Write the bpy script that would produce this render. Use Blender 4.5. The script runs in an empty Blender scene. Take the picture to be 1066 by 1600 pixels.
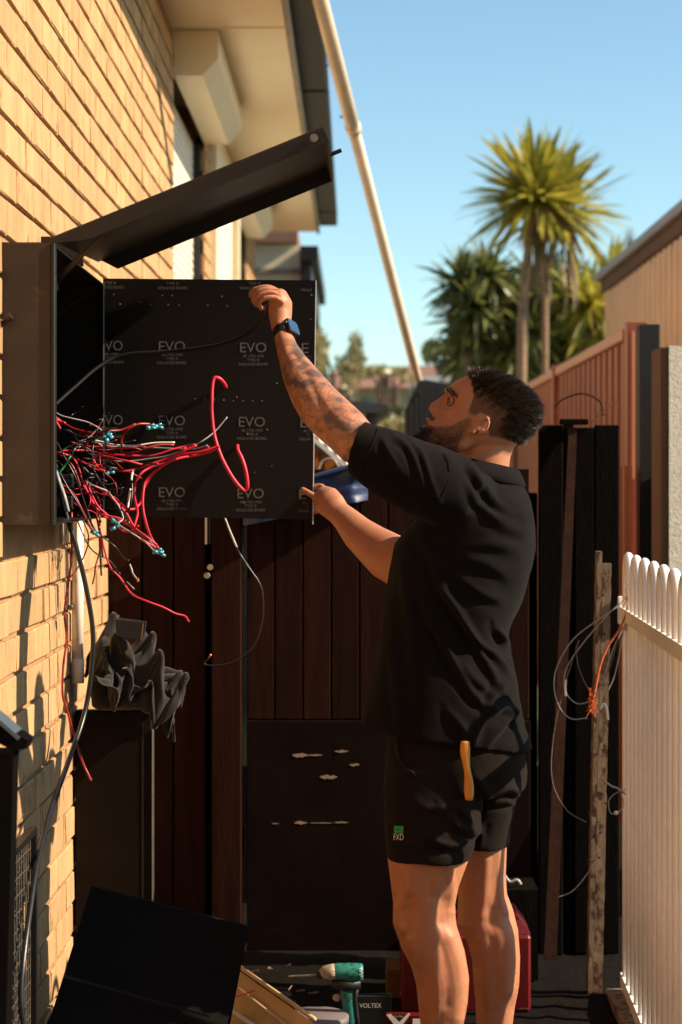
import bpy, math, random
import numpy as np
from mathutils import Vector, Matrix, noise

R = math.radians
F, H, CX, CY = 3000.0, 1.49, 555.0, 753.0      # focal length in photo pixels, eye height, vanishing point
sc = bpy.context.scene
col = sc.collection

# ------------------------------------------------------------------ camera, sky, sun, exposure
cam_d = bpy.data.cameras.new("camera")
cam = bpy.data.objects.new("camera", cam_d)
col.objects.link(cam)
cam.location = (0, 0, H)
cam.rotation_euler = (R(90), 0, 0)
cam_d.sensor_fit = 'VERTICAL'
cam_d.sensor_height = 36.0
cam_d.lens = F * 36.0 / 1600.0
cam_d.shift_x = -22.0 / 1600.0
cam_d.shift_y = -47.0 / 1600.0
cam_d.clip_start = 0.05
cam_d.clip_end = 2000
cam_d.dof.use_dof = True
cam_d.dof.focus_distance = 4.6
cam_d.dof.aperture_fstop = 3.8
sc.camera = cam

SUN = Vector((1.0, -0.14, 0.70)).normalized()
world = bpy.data.worlds.new("World")
sc.world = world
world.use_nodes = True
nt = world.node_tree
for n in list(nt.nodes):
    nt.nodes.remove(n)
sky = nt.nodes.new('ShaderNodeTexSky')
sky.sky_type = 'NISHITA'
sky.sun_disc = False
sky.sun_elevation = math.asin(SUN.z)
sky.sun_rotation = math.atan2(SUN.x, SUN.y)
sky.air_density = 1.0
sky.dust_density = 0.15
sky.ozone_density = 1.5
bg = nt.nodes.new('ShaderNodeBackground')
bg.inputs['Strength'].default_value = 0.088
out = nt.nodes.new('ShaderNodeOutputWorld')
tint = nt.nodes.new('ShaderNodeVectorMath')
tint.operation = 'MULTIPLY'
tint.inputs[1].default_value = (0.97, 1.11, 1.05)
nt.links.new(sky.outputs[0], tint.inputs[0])
nt.links.new(tint.outputs[0], bg.inputs['Color'])
nt.links.new(bg.outputs[0], out.inputs['Surface'])

sun_d = bpy.data.lights.new("sun", 'SUN')
sun_d.energy = 5.0
sun_d.angle = R(0.5)
sun_d.color = (1.0, 0.83, 0.60)
sun = bpy.data.objects.new("sun", sun_d)
sun.rotation_euler = (-SUN).to_track_quat('-Z', 'Y').to_euler()
sun.location = SUN * 20
col.objects.link(sun)
vs = sc.view_settings
vs.view_transform = 'Standard'
vs.look = 'None'
vs.gamma = 1
vs.exposure = 0.95
vs.use_curve_mapping = False

rnd = random.Random(7)


# ------------------------------------------------------------------ helpers
def P(px, py, Y):
    return Vector(((px - CX) / F * Y, Y, H + (CY - py) / F * Y))


def proj(v):
    return CX + F * v[:, 0] / v[:, 1], CY - F * (v[:, 2] - H) / v[:, 1]


class MB:
    def __init__(s):
        s.v = []
        s.f = []

    def add(s, vs_, fs):
        b = len(s.v)
        s.v += [tuple(p) for p in vs_]
        s.f += [tuple(i + b for i in f) for f in fs]
        return s

    def box(s, x0, x1, y0, y1, z0, z1):
        return s.add([(x0, y0, z0), (x1, y0, z0), (x1, y1, z0), (x0, y1, z0), (x0, y0, z1), (x1, y0, z1), (x1, y1, z1), (x0, y1, z1)],
                     [(0, 3, 2, 1), (4, 5, 6, 7), (0, 1, 5, 4), (1, 2, 6, 5), (2, 3, 7, 6), (3, 0, 4, 7)])

    def bbox(s, x0, x1, y0, y1, z0, z1, b):
        """box with chamfered edges"""
        X, Y, Z = (x0, x1), (y0, y1), (z0, z1)
        sg = (1, -1)
        vs_, idx = [], {}
        for i in (0, 1):
            for j in (0, 1):
                for k in (0, 1):
                    c = (X[i], Y[j], Z[k])
                    for ax in range(3):
                        p = [c[0] + sg[i] * b, c[1] + sg[j] * b, c[2] + sg[k] * b]
                        p[ax] = c[ax]
                        idx[(i, j, k, ax)] = len(vs_)
                        vs_.append(p)
        fs = []
        for ax in range(3):
            o = [a for a in range(3) if a != ax]
            for e in (0, 1):
                q = []
                for (p, r) in ((0, 0), (1, 0), (1, 1), (0, 1)):
                    c = [0, 0, 0]
                    c[ax] = e
                    c[o[0]] = p
                    c[o[1]] = r
                    q.append(idx[(c[0], c[1], c[2], ax)])
                fs.append(q)
            for p in (0, 1):
                for r in (0, 1):
                    q = []
                    for (e, a) in ((0, o[0]), (1, o[0]), (1, o[1]), (0, o[1])):
                        c = [0, 0, 0]
                        c[ax] = e
                        c[o[0]] = p
                        c[o[1]] = r
                        q.append(idx[(c[0], c[1], c[2], a)])
                    fs.append(q)
        for i in (0, 1):
            for j in (0, 1):
                for k in (0, 1):
                    fs.append([idx[(i, j, k, a)] for a in range(3)])
        return s.add(vs_, fs)

    def rings(s, rings, cap=True, closed=True):
        n = len(rings[0])
        b = len(s.v)
        for r in rings:
            s.v += [tuple(p) for p in r]
        for i in range(len(rings) - 1):
            for j in range(n if closed else n - 1):
                k = (j + 1) % n
                s.f.append((b + i * n + j, b + i * n + k, b + (i + 1) * n + k, b + (i + 1) * n + j))
        if cap:
            s.f.append(tuple(b + j for j in reversed(range(n))))
            s.f.append(tuple(b + (len(rings) - 1) * n + j for j in range(n)))
        return s

    def tube(s, pts, r, n=8, cap=True, ref=None):
        pts = [Vector(p) for p in pts]
        rr = r if hasattr(r, '__len__') else [r] * len(pts)
        rg = []
        ref = Vector(ref) if ref else None
        prev = None
        for i, p in enumerate(pts):
            t = (pts[min(i + 1, len(pts) - 1)] - pts[max(i - 1, 0)])
            t = t.normalized() if t.length > 1e-9 else Vector((0, 0, 1))
            if prev is None:
                a = ref if ref else (Vector((0, 0, 1)) if abs(t.z) < .9 else Vector((1, 0, 0)))
            else:
                a = prev
            a = (a - t * a.dot(t)).normalized()
            prev = a
            b = t.cross(a)
            q = rr[i]
            ra, rb = q if hasattr(q, '__len__') else (q, q)
            rg.append([p + a * (ra * math.cos(2 * math.pi * k / n)) + b * (rb * math.sin(2 * math.pi * k / n)) for k in range(n)])
        return s.rings(rg, cap)

    def limb(s, pts, n=24):
        """pts: (px, py, Y, r_px, depth_m); swept with its own in-plane and depth radii, rounded ends"""
        Pn = [P(a, b, c) for a, b, c, d, e in pts]
        rg = []
        for i, p in enumerate(Pn):
            t = (Pn[min(i + 1, len(Pn) - 1)] - Pn[max(i - 1, 0)]).normalized()
            yv = Vector((0, 1, 0))
            b = (yv - t * yv.dot(t)).normalized()
            a = t.cross(b)
            r1 = pts[i][3] / F * pts[i][2]
            r2 = pts[i][4]
            if i == 0:
                for q, w in ((-.8, .5), (-.45, .85)):
                    rg.append([p + t * (q * min(r1, r2)) + a * (w * r1 * math.cos(2 * math.pi * k / n)) + b * (w * r2 * math.sin(2 * math.pi * k / n)) for k in range(n)])
            rg.append([p + a * (r1 * math.cos(2 * math.pi * k / n)) + b * (r2 * math.sin(2 * math.pi * k / n)) for k in range(n)])
            if i == len(Pn) - 1:
                for q, w in ((.45, .85), (.8, .5)):
                    rg.append([p + t * (q * min(r1, r2)) + a * (w * r1 * math.cos(2 * math.pi * k / n)) + b * (w * r2 * math.sin(2 * math.pi * k / n)) for k in range(n)])
        return s.rings(rg)

    def ell(s, c, r, n=16, rot=None):
        c = Vector(c)
        rg = []
        for i in range(1, n // 2):
            ph = math.pi * i / (n // 2)
            ring = []
            for k in range(n):
                th = 2 * math.pi * k / n
                q = Vector((r[0] * math.sin(ph) * math.cos(th), r[1] * math.sin(ph) * math.sin(th), r[2] * math.cos(ph)))
                if rot:
                    q = rot @ q
                ring.append(c + q)
            rg.append(ring)
        s.rings(rg, cap=False)
        b = len(s.v)
        t = Vector((0, 0, r[2]))
        if rot:
            t = rot @ t
        s.v += [tuple(c + t), tuple(c - t)]
        m = len(rg)
        base = b - m * n
        for k in range(n):
            s.f.append((b, base + k, base + (k + 1) % n))
            s.f.append((b + 1, base + (m - 1) * n + (k + 1) % n, base + (m - 1) * n + k))
        return s

    def prism(s, poly, d):
        """poly: list of 3D points (planar); d: extrusion vector"""
        d = Vector(d)
        n = len(poly)
        vs_ = [Vector(p) for p in poly] + [Vector(p) + d for p in poly]
        fs = [tuple(range(n - 1, -1, -1)), tuple(range(n, 2 * n))] + [(i, (i + 1) % n, n + (i + 1) % n, n + i) for i in range(n)]
        return s.add(vs_, fs)

    def mesh(s, name, smooth=False):
        me = bpy.data.meshes.new(name)
        me.from_pydata(s.v, [], s.f)
        me.validate()
        import bmesh
        bm = bmesh.new()
        bm.from_mesh(me)
        bmesh.ops.recalc_face_normals(bm, faces=bm.faces)
        bm.to_mesh(me)
        bm.free()
        if smooth:
            me.polygons.foreach_set('use_smooth', [True] * len(me.polygons))
        return me


def wloc(o):
    v = Vector((0, 0, 0))
    while o is not None:
        v += o.location
        o = o.parent
    return v


def link(name, me, m, parent=None, loc=(0, 0, 0), label=None, kind=None):
    o = bpy.data.objects.new(name, me)
    if m is not None and (len(me.materials) == 0 or me.materials[0] != m):
        me.materials.clear()
        me.materials.append(m)
    col.objects.link(o)
    if parent is not None:
        o.parent = parent
        o.location = Vector(loc) - wloc(parent)
    else:
        o.location = loc
    if label:
        o['label'] = label
    if kind:
        o['kind'] = kind
    return o


def part(name, mb, m, parent, smooth=False, label=None, kind=None):
    return link(name, mb.mesh(name, smooth), m, parent, label=label, kind=kind)


def thing(name, label, cat, loc, group=None):
    o = bpy.data.objects.new(name, None)
    o.empty_display_size = .05
    col.objects.link(o)
    o.location = loc
    o['label'] = label
    o['category'] = cat
    if group:
        o['group'] = group
    return o


def single(name, mb, m, label, cat, group=None, smooth=False):
    o = part(name, mb, m, None, smooth)
    o['label'] = label
    o['category'] = cat
    if group:
        o['group'] = group
    return o


def spline(pts, k=6):
    """Catmull-Rom through points"""
    p = [Vector(q) for q in pts]
    if len(p) < 3:
        return p
    p = [p[0] * 2 - p[1]] + p + [p[-1] * 2 - p[-2]]
    o = []
    for i in range(1, len(p) - 2):
        for j in range(k):
            t = j / k
            o.append(.5 * ((2 * p[i]) + (p[i + 1] - p[i - 1]) * t + (2 * p[i - 1] - 5 * p[i] + 4 * p[i + 1] - p[i + 2]) * t * t
                           + (3 * p[i] - p[i - 1] - 3 * p[i + 1] + p[i + 2]) * t ** 3))
    o.append(p[-2])
    return o


def remesh(mb, vox, name, it=2, lam=.5):
    """voxel union of overlapping closed shapes into one continuous surface, then smoothed; returns mesh"""
    me = mb.mesh(name + '_raw')
    o = bpy.data.objects.new('tmp', me)
    col.objects.link(o)
    md = o.modifiers.new('r', 'REMESH')
    md.mode = 'VOXEL'
    md.voxel_size = vox
    dg = bpy.context.evaluated_depsgraph_get()
    me2 = bpy.data.meshes.new_from_object(o.evaluated_get(dg))
    me2.name = name
    bpy.data.objects.remove(o)
    bpy.data.meshes.remove(me)
    co = getco(me2)
    e = np.empty(len(me2.edges) * 2, dtype=np.int32)
    me2.edges.foreach_get('vertices', e)
    e = e.reshape(-1, 2)
    for _ in range(it):
        co = lap(co, e, lam)
    setco(me2, co)
    me2.polygons.foreach_set('use_smooth', [True] * len(me2.polygons))
    return me2


def lap(co, e, lam=.5):
    n = len(co)
    acc = np.zeros_like(co)
    cnt = np.bincount(e.ravel(), minlength=n)[:, None]
    for a in range(3):
        acc[:, a] = np.bincount(e[:, 0], co[e[:, 1], a], n) + np.bincount(e[:, 1], co[e[:, 0], a], n)
    return co + lam * (acc / np.maximum(cnt, 1) - co)


def getco(me):
    a = np.empty(len(me.vertices) * 3, dtype=np.float32)
    me.vertices.foreach_get('co', a)
    return a.reshape(-1, 3).astype(np.float64)


def getno(me):
    a = np.empty(len(me.vertices) * 3, dtype=np.float32)
    me.vertices.foreach_get('normal', a)
    return a.reshape(-1, 3).astype(np.float64)


def setco(me, co):
    me.vertices.foreach_set('co', co.astype(np.float32).ravel())
    me.update()


def attr(me, name, vals):
    a = me.attributes.new(name, 'FLOAT', 'POINT')
    a.data.foreach_set('value', np.asarray(vals, dtype=np.float32))


# ------------------------------------------------------------------ materials
def mat(name, c, rough=.7, metal=0, var=.15, scale=8, bump=0, bscale=60, spec=.5, stretch=(1, 1, 1), c2=None, thr=.55, soft=.12, sheen=0, sss=0, rnd_obj=0, coat=0):
    m = bpy.data.materials.new(name)
    m.use_nodes = True
    n, l = m.node_tree.nodes, m.node_tree.links
    b = n['Principled BSDF']
    b.inputs['Roughness'].default_value = rough
    b.inputs['Metallic'].default_value = metal
    b.inputs['Specular IOR Level'].default_value = spec
    b.inputs['Sheen Weight'].default_value = sheen
    b.inputs['Coat Weight'].default_value = coat
    if sss:
        b.inputs['Subsurface Weight'].default_value = sss
        b.inputs['Subsurface Scale'].default_value = .01
        b.inputs['Subsurface Radius'].default_value = (1, .35, .2)
    tc = n.new('ShaderNodeTexCoord')
    mp = n.new('ShaderNodeMapping')
    mp.inputs['Scale'].default_value = stretch
    l.new(tc.outputs['Object'], mp.inputs['Vector'])
    vec = mp.outputs[0]
    if rnd_obj:
        oi = n.new('ShaderNodeObjectInfo')
        ad = n.new('ShaderNodeVectorMath')
        ad.operation = 'ADD'
        sc_ = n.new('ShaderNodeVectorMath')
        sc_.operation = 'SCALE'
        sc_.inputs['Scale'].default_value = 37.0
        cb = n.new('ShaderNodeCombineXYZ')
        for i in range(3):
            l.new(oi.outputs['Random'], cb.inputs[i])
        l.new(cb.outputs[0], sc_.inputs[0])
        l.new(vec, ad.inputs[0])
        l.new(sc_.outputs[0], ad.inputs[1])
        vec = ad.outputs[0]
    no = n.new('ShaderNodeTexNoise')
    no.inputs['Scale'].default_value = scale
    no.inputs['Detail'].default_value = 6
    no.inputs['Roughness'].default_value = .6
    l.new(vec, no.inputs['Vector'])
    hv = n.new('ShaderNodeMapRange')
    hv.inputs['From Min'].default_value = .25
    hv.inputs['From Max'].default_value = .75
    hv.inputs['To Min'].default_value = 1 - var
    hv.inputs['To Max'].default_value = 1 + var
    l.new(no.outputs[0], hv.inputs['Value'])
    mul = n.new('ShaderNodeVectorMath')
    mul.operation = 'MULTIPLY'
    mul.inputs[0].default_value = c
    l.new(hv.outputs[0], mul.inputs[1])
    cur = mul.outputs[0]
    if rnd_obj:
        mr = n.new('ShaderNodeMapRange')
        mr.inputs['To Min'].default_value = 1 - rnd_obj
        mr.inputs['To Max'].default_value = 1 + rnd_obj
        l.new(oi.outputs['Random'], mr.inputs['Value'])
        m2 = n.new('ShaderNodeVectorMath')
        m2.operation = 'MULTIPLY'
        l.new(cur, m2.inputs[0])
        l.new(mr.outputs[0], m2.inputs[1])
        cur = m2.outputs[0]
    if c2:
        n2 = n.new('ShaderNodeTexNoise')
        n2.inputs['Scale'].default_value = scale * 1.7
        n2.inputs['Detail'].default_value = 8
        n2.inputs['Roughness'].default_value = .7
        l.new(vec, n2.inputs['Vector'])
        r2 = n.new('ShaderNodeMapRange')
        r2.inputs['From Min'].default_value = thr - soft
        r2.inputs['From Max'].default_value = thr + soft
        l.new(n2.outputs[0], r2.inputs['Value'])
        mx = n.new('ShaderNodeMix')
        mx.data_type = 'RGBA'
        l.new(r2.outputs[0], mx.inputs[0])
        l.new(cur, mx.inputs[6])
        mx.inputs[7].default_value = (*c2, 1)
        cur = mx.outputs[2]
    l.new(cur, b.inputs['Base Color'])
    if bump:
        nb = n.new('ShaderNodeTexNoise')
        nb.inputs['Scale'].default_value = bscale
        nb.inputs['Detail'].default_value = 5
        nb.inputs['Roughness'].default_value = .65
        l.new(vec, nb.inputs['Vector'])
        bu = n.new('ShaderNodeBump')
        bu.inputs['Distance'].default_value = bump
        bu.inputs['Strength'].default_value = 1
        l.new(nb.outputs[0], bu.inputs['Height'])
        l.new(bu.outputs[0], b.inputs['Normal'])
    m['cur'] = cur.node.name
    return m


M = {}
M['brick'] = mat('brick', (.47, .285, .142), .85, var=.22, scale=14, bump=.008, bscale=70, spec=.2, c2=(.20, .10, .045), thr=.635, soft=.04, rnd_obj=.10, stretch=(1, 1, .32))
M['mortar'] = mat('mortar', (.36, .20, .10), .95, var=.2, scale=20, bump=.002, bscale=150, spec=.1)
M['soffit'] = mat('soffit', (.90, .80, .60), .6, var=.05, scale=2, spec=.3)
M['cream'] = mat('cream_paint', (.80, .70, .50), .45, var=.06, scale=5, spec=.4)
M['shutter'] = mat('shutter_slats', (.76, .70, .58), .4, var=.05, scale=6, spec=.4)
M['fascia'] = mat('fascia_paint', (.30, .25, .20), .6, var=.25, scale=12, c2=(.1, .07, .05), thr=.65)
M['gutter'] = mat('gutter_metal', (.010, .010, .012), .45, var=.2, scale=6, spec=.4)
M['brown_metal'] = mat('brown_enamel', (.034, .021, .0145), .45, var=.45, scale=7, bump=.0004, bscale=120, spec=.45, c2=(.085, .055, .038), thr=.66, soft=.05)
M['black_metal'] = mat('black_enamel', (.006, .005, .005), .4, var=.3, scale=14, bump=.0003, bscale=160, spec=.5, c2=(.14, .12, .10), thr=.76, soft=.04)
M['steel'] = mat('worn_steel', (.35, .33, .31), .35, metal=.9, var=.3, scale=60)
M['board'] = mat('insulated_board', (.0055, .0046, .0046), .42, var=.2, scale=5, bump=.0001, bscale=240, spec=.22)
M['print'] = mat('board_print', (.115, .105, .095), .6, var=.35, scale=120)
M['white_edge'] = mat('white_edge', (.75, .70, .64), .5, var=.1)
M['red_wire'] = mat('red_insulation', (.62, .018, .045), .5, var=.12, scale=30, spec=.5)
M['dark_red_wire'] = mat('dark_red_insulation', (.30, .015, .012), .4, var=.2, scale=30)
M['black_wire'] = mat('black_insulation', (.012, .012, .014), .33, var=.2, scale=30, spec=.5)
M['grey_wire'] = mat('grey_insulation', (.30, .29, .28), .35, var=.2, scale=30, spec=.5)
M['blue_plastic'] = mat('blue_crimp', (.06, .28, .36), .2, var=.3, scale=80, spec=.6)
M['copper'] = mat('copper', (.60, .25, .10), .35, metal=.9, var=.2, scale=90)
M['fence_wood'] = mat('stained_boards', (.019, .0062, .0036), .8, var=.4, scale=7, bump=.0015, bscale=35, spec=.06, stretch=(6, 6, .5), rnd_obj=.25)
M['gate_sheet'] = mat('gate_sheet_paint', (.0085, .0036, .0026), .8, var=.35, scale=5, bump=.0008, bscale=60, spec=.06)
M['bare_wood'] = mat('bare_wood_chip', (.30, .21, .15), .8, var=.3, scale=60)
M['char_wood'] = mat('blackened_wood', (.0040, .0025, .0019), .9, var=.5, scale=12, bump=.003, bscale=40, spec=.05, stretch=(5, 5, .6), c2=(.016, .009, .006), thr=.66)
M['rust'] = mat('rusty_steel', (.035, .011, .005), .85, var=.5, scale=30, bump=.0015, bscale=120, spec=.2)
M['peel'] = mat('peeling_paint_post', (.21, .14, .088), .7, var=.35, scale=25, bump=.0015, bscale=70, c2=(.05, .02, .01), thr=.54, soft=.04, stretch=(1, 1, .5))
M['colorbond'] = mat('terracotta_steel', (.29, .083, .040), .5, var=.08, scale=3, spec=.4)
M['cap_steel'] = mat('terracotta_cap', (.46, .20, .115), .5, var=.08, scale=3, spec=.4)
M['black_post'] = mat('black_post', (.006, .006, .008), .7, var=.3, scale=9)
M['render'] = mat('rough_render', (.36, .33, .28), .95, var=.25, scale=60, bump=.008, bscale=110, spec=.1)
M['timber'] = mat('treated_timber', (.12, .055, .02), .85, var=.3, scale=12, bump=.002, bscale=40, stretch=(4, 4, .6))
M['shed_wall'] = mat('shed_sheet', (.80, .52, .29), .5, var=.12, scale=3, spec=.4)
M['shed_roof'] = mat('shed_roof', (.24, .21, .2), .5, var=.1, scale=4)
M['white_steel'] = mat('white_powder_coat', (.90, .87, .84), .32, var=.07, scale=14, spec=.5, c2=(.5, .4, .3), thr=.74, soft=.06, bump=.0006, bscale=60)
M['pole'] = mat('pole_paint', (.66, .55, .42), .45, var=.15, scale=9, metal=.1, stretch=(1, 1, .3))
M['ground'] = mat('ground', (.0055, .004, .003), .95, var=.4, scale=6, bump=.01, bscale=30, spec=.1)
M['grass'] = mat('far_ground', (.10, .10, .05), .95, var=.4, scale=.3)
M['cloth'] = mat('jacket_fleece', (.026, .021, .019), .95, var=.15, scale=30, bump=.0012, bscale=300, spec=.1, sheen=.3)
M['shirt'] = mat('black_polo_knit', (.0078, .0066, .0062), .93, var=.18, scale=40, bump=.0005, bscale=900, spec=.04, sheen=.03)
M['shorts'] = mat('black_shorts_twill', (.0125, .0092, .0075), .9, var=.2, scale=60, bump=.0005, bscale=700, spec=.04, sheen=.03)
M['plastic_black'] = mat('black_plastic', (.0042, .0036, .0032), .55, var=.2, scale=10)
M['plastic_dark'] = mat('dark_bin_plastic', (.004, .0036, .0034), .8, var=.25, scale=10, bump=.0008, bscale=90, spec=.03)
M['panel_black'] = mat('matt_black_panel', (.0055, .0048, .0044), .75, var=.25, scale=10, spec=.10)
M['sheen_lid'] = mat('blue_sheen_lid', (.06, .085, .115), .45, var=.1, scale=10)  # sky sheen on a dark lid, put into its colour
M['blue_tarp'] = mat('blue_tarp', (.006, .022, .085), .45, var=.15, scale=9, bump=.002, bscale=14, spec=.5)
M['teal'] = mat('teal_plastic', (.02, .19, .16), .42, var=.3, scale=60, spec=.5, c2=(.02, .015, .012), thr=.58, soft=.06)
M['tan_plastic'] = mat('worn_nose_metal', (.36, .28, .20), .45, var=.25, scale=60, c2=(.08, .05, .04), thr=.6)
M['card'] = mat('tan_cardboard', (.56, .38, .20), .8, var=.12, scale=14, bump=.0006, bscale=100)  # the board's own tan colour
M['white_pl'] = mat('white_plastic', (.74, .66, .58), .35, var=.05, scale=12)
M['pale_lid'] = mat('pale_lid', (.16, .13, .14), .5, var=.1, scale=12)
M['red_box'] = mat('red_plastic', (.10, .0022, .003), .4, var=.15, scale=8, spec=.5)
M['orange'] = mat('yellow_orange_grip', (.60, .22, .025), .35, var=.12, scale=40, spec=.5)
M['tag_green'] = mat('green_tag', (.03, .28, .05), .7, var=.3, scale=200)
M['tag_print'] = mat('white_print', (.62, .58, .52), .7, var=.1)
M['watch_glass'] = mat('watch_glass', (.02, .05, .12), .08, spec=1.0, var=.05, coat=.6)
M['wiremesh'] = mat('wire_mesh_steel', (.09, .07, .055), .5, metal=.3, var=.4, scale=80)
M['orange_rope'] = mat('orange_rope', (.66, .14, .035), .8, var=.3, scale=90)
M['hair'] = mat('dark_hair', (.022, .0145, .011), .40, var=.3, scale=60, spec=.7)
M['fine_hair'] = mat('fine_hair', (.03, .018, .012), .9, spec=.05)
M['shaded_eye'] = mat('shaded_eye', (.09, .055, .04), .35)  # white of the eye darkened to a shaded, nearly closed look
M['iris'] = mat('dark_iris', (.02, .012, .008), .1)
M['trunk'] = mat('palm_trunk', (.26, .17, .10), .9, var=.3, scale=10, bump=.01, bscale=30, stretch=(1, 1, 3))
M['bark'] = mat('grey_bark', (.16, .11, .08), .9, var=.3, scale=10)
M['far_wall'] = mat('far_house_wall', (.52, .43, .30), .8, var=.2, scale=1.2)
M['far_roof'] = mat('far_tile_roof', (.24, .12, .08), .8, var=.3, scale=3)
M['far_slat'] = mat('far_dark_slats', (.012, .012, .013), .7, var=.3, scale=5)
M['far_shed'] = mat('far_shed_blue_grey', (.022, .030, .042), .5, var=.15, scale=3)
M['corrugated'] = mat('galvanised_sheet', (.62, .60, .57), .5, var=.15, scale=10)
M['pot'] = mat('terracotta_stuff', (.50, .22, .08), .8, var=.35, scale=9)
M['cab'] = mat('cabinet_enamel', (.0085, .0046, .0028), .65, var=.3, scale=9, spec=.12)
M['glass'] = mat('window_glass', (.05, .06, .07), .06, spec=1.0, var=.1)


def leafmat(name, c1, c2, scale=3.0):
    m = mat(name, c1, .38, var=.25, scale=scale, spec=.45, c2=c2, thr=.5, soft=.1, rnd_obj=.25)
    b = m.node_tree.nodes['Principled BSDF']
    n, l = m.node_tree.nodes, m.node_tree.links
    tr = n.new('ShaderNodeBsdfTranslucent')
    src = b.inputs['Base Color'].links[0].from_socket
    l.new(src, tr.inputs['Color'])
    mx = n.new('ShaderNodeMixShader')
    mx.inputs[0].default_value = .42
    l.new(b.outputs[0], mx.inputs[1])
    l.new(tr.outputs[0], mx.inputs[2])
    l.new(mx.outputs[0], n['Material Output'].inputs['Surface'])
    return m


M['frond'] = leafmat('cordyline_leaf', (.22, .23, .035), (.52, .43, .06), 2.5)
M['frond_dark'] = leafmat('dark_leaf', (.035, .055, .014), (.19, .20, .06), 2.2)
M['dead_frond'] = leafmat('dead_leaf', (.34, .25, .15), (.20, .13, .08), 4)
M['bush'] = leafmat('bush_leaf', (.17, .16, .06), (.34, .27, .11), .8)


def cloth_drape():
    """the jacket: a crumpled sheet dropped over the lumps on the cabinet by a short cloth simulation"""
    xr_ = P(237, 0, 5.16).x
    zt = P(0, 1110, 5.16).z
    cm_ = MB().box(-.752, xr_, 5.16, 5.40, .3, zt)
    cm_.ell((-.675, 5.20, zt + .10), (.060, .060, .110), 18)
    cm_.ell((-.590, 5.19, zt + .05), (.070, .065, .110), 18)
    cm_.ell((-.520, 5.22, zt + .02), (.045, .040, .100), 18)
    cm_.box(-.752, -.50, 5.28, 5.30, zt, zt + .4)
    co_ = link('tmp_collider', cm_.mesh('tmp'), None)
    co_.modifiers.new('c', 'COLLISION')
    co_.collision.thickness_outer = .003
    co_.collision.cloth_friction = 14
    n = 46
    vv, ff = [], []
    for j in range(n):
        for i in range(n):
            u, v = i / (n - 1) - .5, j / (n - 1) - .5
            x = -.612 + u * .30 + .012 * math.sin(v * 14)
            y = 5.165 + v * .30
            z = zt + .20 + .05 * math.sin(u * 20 + 1.6 * math.sin(v * 5)) + .035 * math.sin(v * 19 + u * 5)
            vv.append((x, y, z))
    for j in range(n - 1):
        for i in range(n - 1):
            a = j * n + i
            ff.append((a, a + 1, a + n + 1, a + n))
    me = bpy.data.meshes.new('jacket')
    me.from_pydata(vv, [], ff)
    ob = link('tmp_cloth', me, None)
    cl = ob.modifiers.new('cl', 'CLOTH')
    st = cl.settings
    st.quality = 5
    st.mass = .5
    st.tension_stiffness = 20
    st.compression_stiffness = 20
    st.shear_stiffness = 6
    st.bending_stiffness = 3.5
    st.air_damping = 1.0
    cl.collision_settings.distance_min = .003
    cl.collision_settings.use_self_collision = True
    cl.collision_settings.self_distance_min = .006
    cl.collision_settings.collision_quality = 2
    sc.frame_start = 1
    NF = 34
    cl.point_cache.frame_start = 1
    cl.point_cache.frame_end = NF
    for f in range(1, NF + 1):
        sc.frame_set(f)
    dg = bpy.context.evaluated_depsgraph_get()
    out_ = bpy.data.meshes.new_from_object(ob.evaluated_get(dg))
    g_ = getco(out_).reshape(n, n, 3)
    for o_ in (ob, co_):
        bpy.data.objects.remove(o_)
    sc.frame_set(1)
    for ax in (0, 1):       # subdivide the grid once with cubic midpoints
        g_ = np.moveaxis(g_, ax, 0)
        p = np.concatenate([g_[:1], g_, g_[-1:]], 0)
        mid = (-p[:-3] + 9 * p[1:-2] + 9 * p[2:-1] - p[3:]) / 16
        o = np.empty((2 * g_.shape[0] - 1,) + g_.shape[1:])
        o[::2] = g_
        o[1::2] = mid
        g_ = np.moveaxis(o, 0, ax)
    for _ in range(9):
        p = np.pad(g_, ((1, 1), (1, 1), (0, 0)), mode='edge')
        g_ = .5 * g_ + .125 * (p[:-2, 1:-1] + p[2:, 1:-1] + p[1:-1, :-2] + p[1:-1, 2:])
    lo, hi = g_.reshape(-1, 3).min(0), g_.reshape(-1, 3).max(0)
    g_ = (g_ - lo) / (hi - lo)
    A_, B_ = P(126, 1168, 5.1), P(292, 960, 5.1)
    g_ = np.stack([A_.x + (B_.x - A_.x) * g_[..., 0], 5.04 + .19 * g_[..., 1], A_.z + (B_.z - A_.z) * g_[..., 2]], -1)
    n_ = g_.shape[0]
    nn_ = np.cross(np.gradient(g_, axis=0), np.gradient(g_, axis=1))
    nn_ /= np.linalg.norm(nn_, axis=-1, keepdims=True) + 1e-9
    N0 = n_ * n_
    ff = [(j * n_ + i, j * n_ + i + 1, (j + 1) * n_ + i + 1, (j + 1) * n_ + i) for j in range(n_ - 1) for i in range(n_ - 1)]
    rim = [i for i in range(n_)] + [j * n_ + n_ - 1 for j in range(1, n_)] + [(n_ - 1) * n_ + i for i in range(n_ - 2, -1, -1)] + [j * n_ for j in range(n_ - 2, 0, -1)]
    F2 = ff + [tuple(N0 + k for k in reversed(f)) for f in ff] + [(a, N0 + a, N0 + b_, b_) for a, b_ in zip(rim, rim[1:] + rim[:1])]
    fin = bpy.data.meshes.new('jacket')
    fin.from_pydata(np.vstack([g_.reshape(-1, 3), (g_ - nn_ * .003).reshape(-1, 3)]).tolist(), [], F2)
    fin.polygons.foreach_set('use_smooth', [True] * len(fin.polygons))
    return fin

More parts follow.
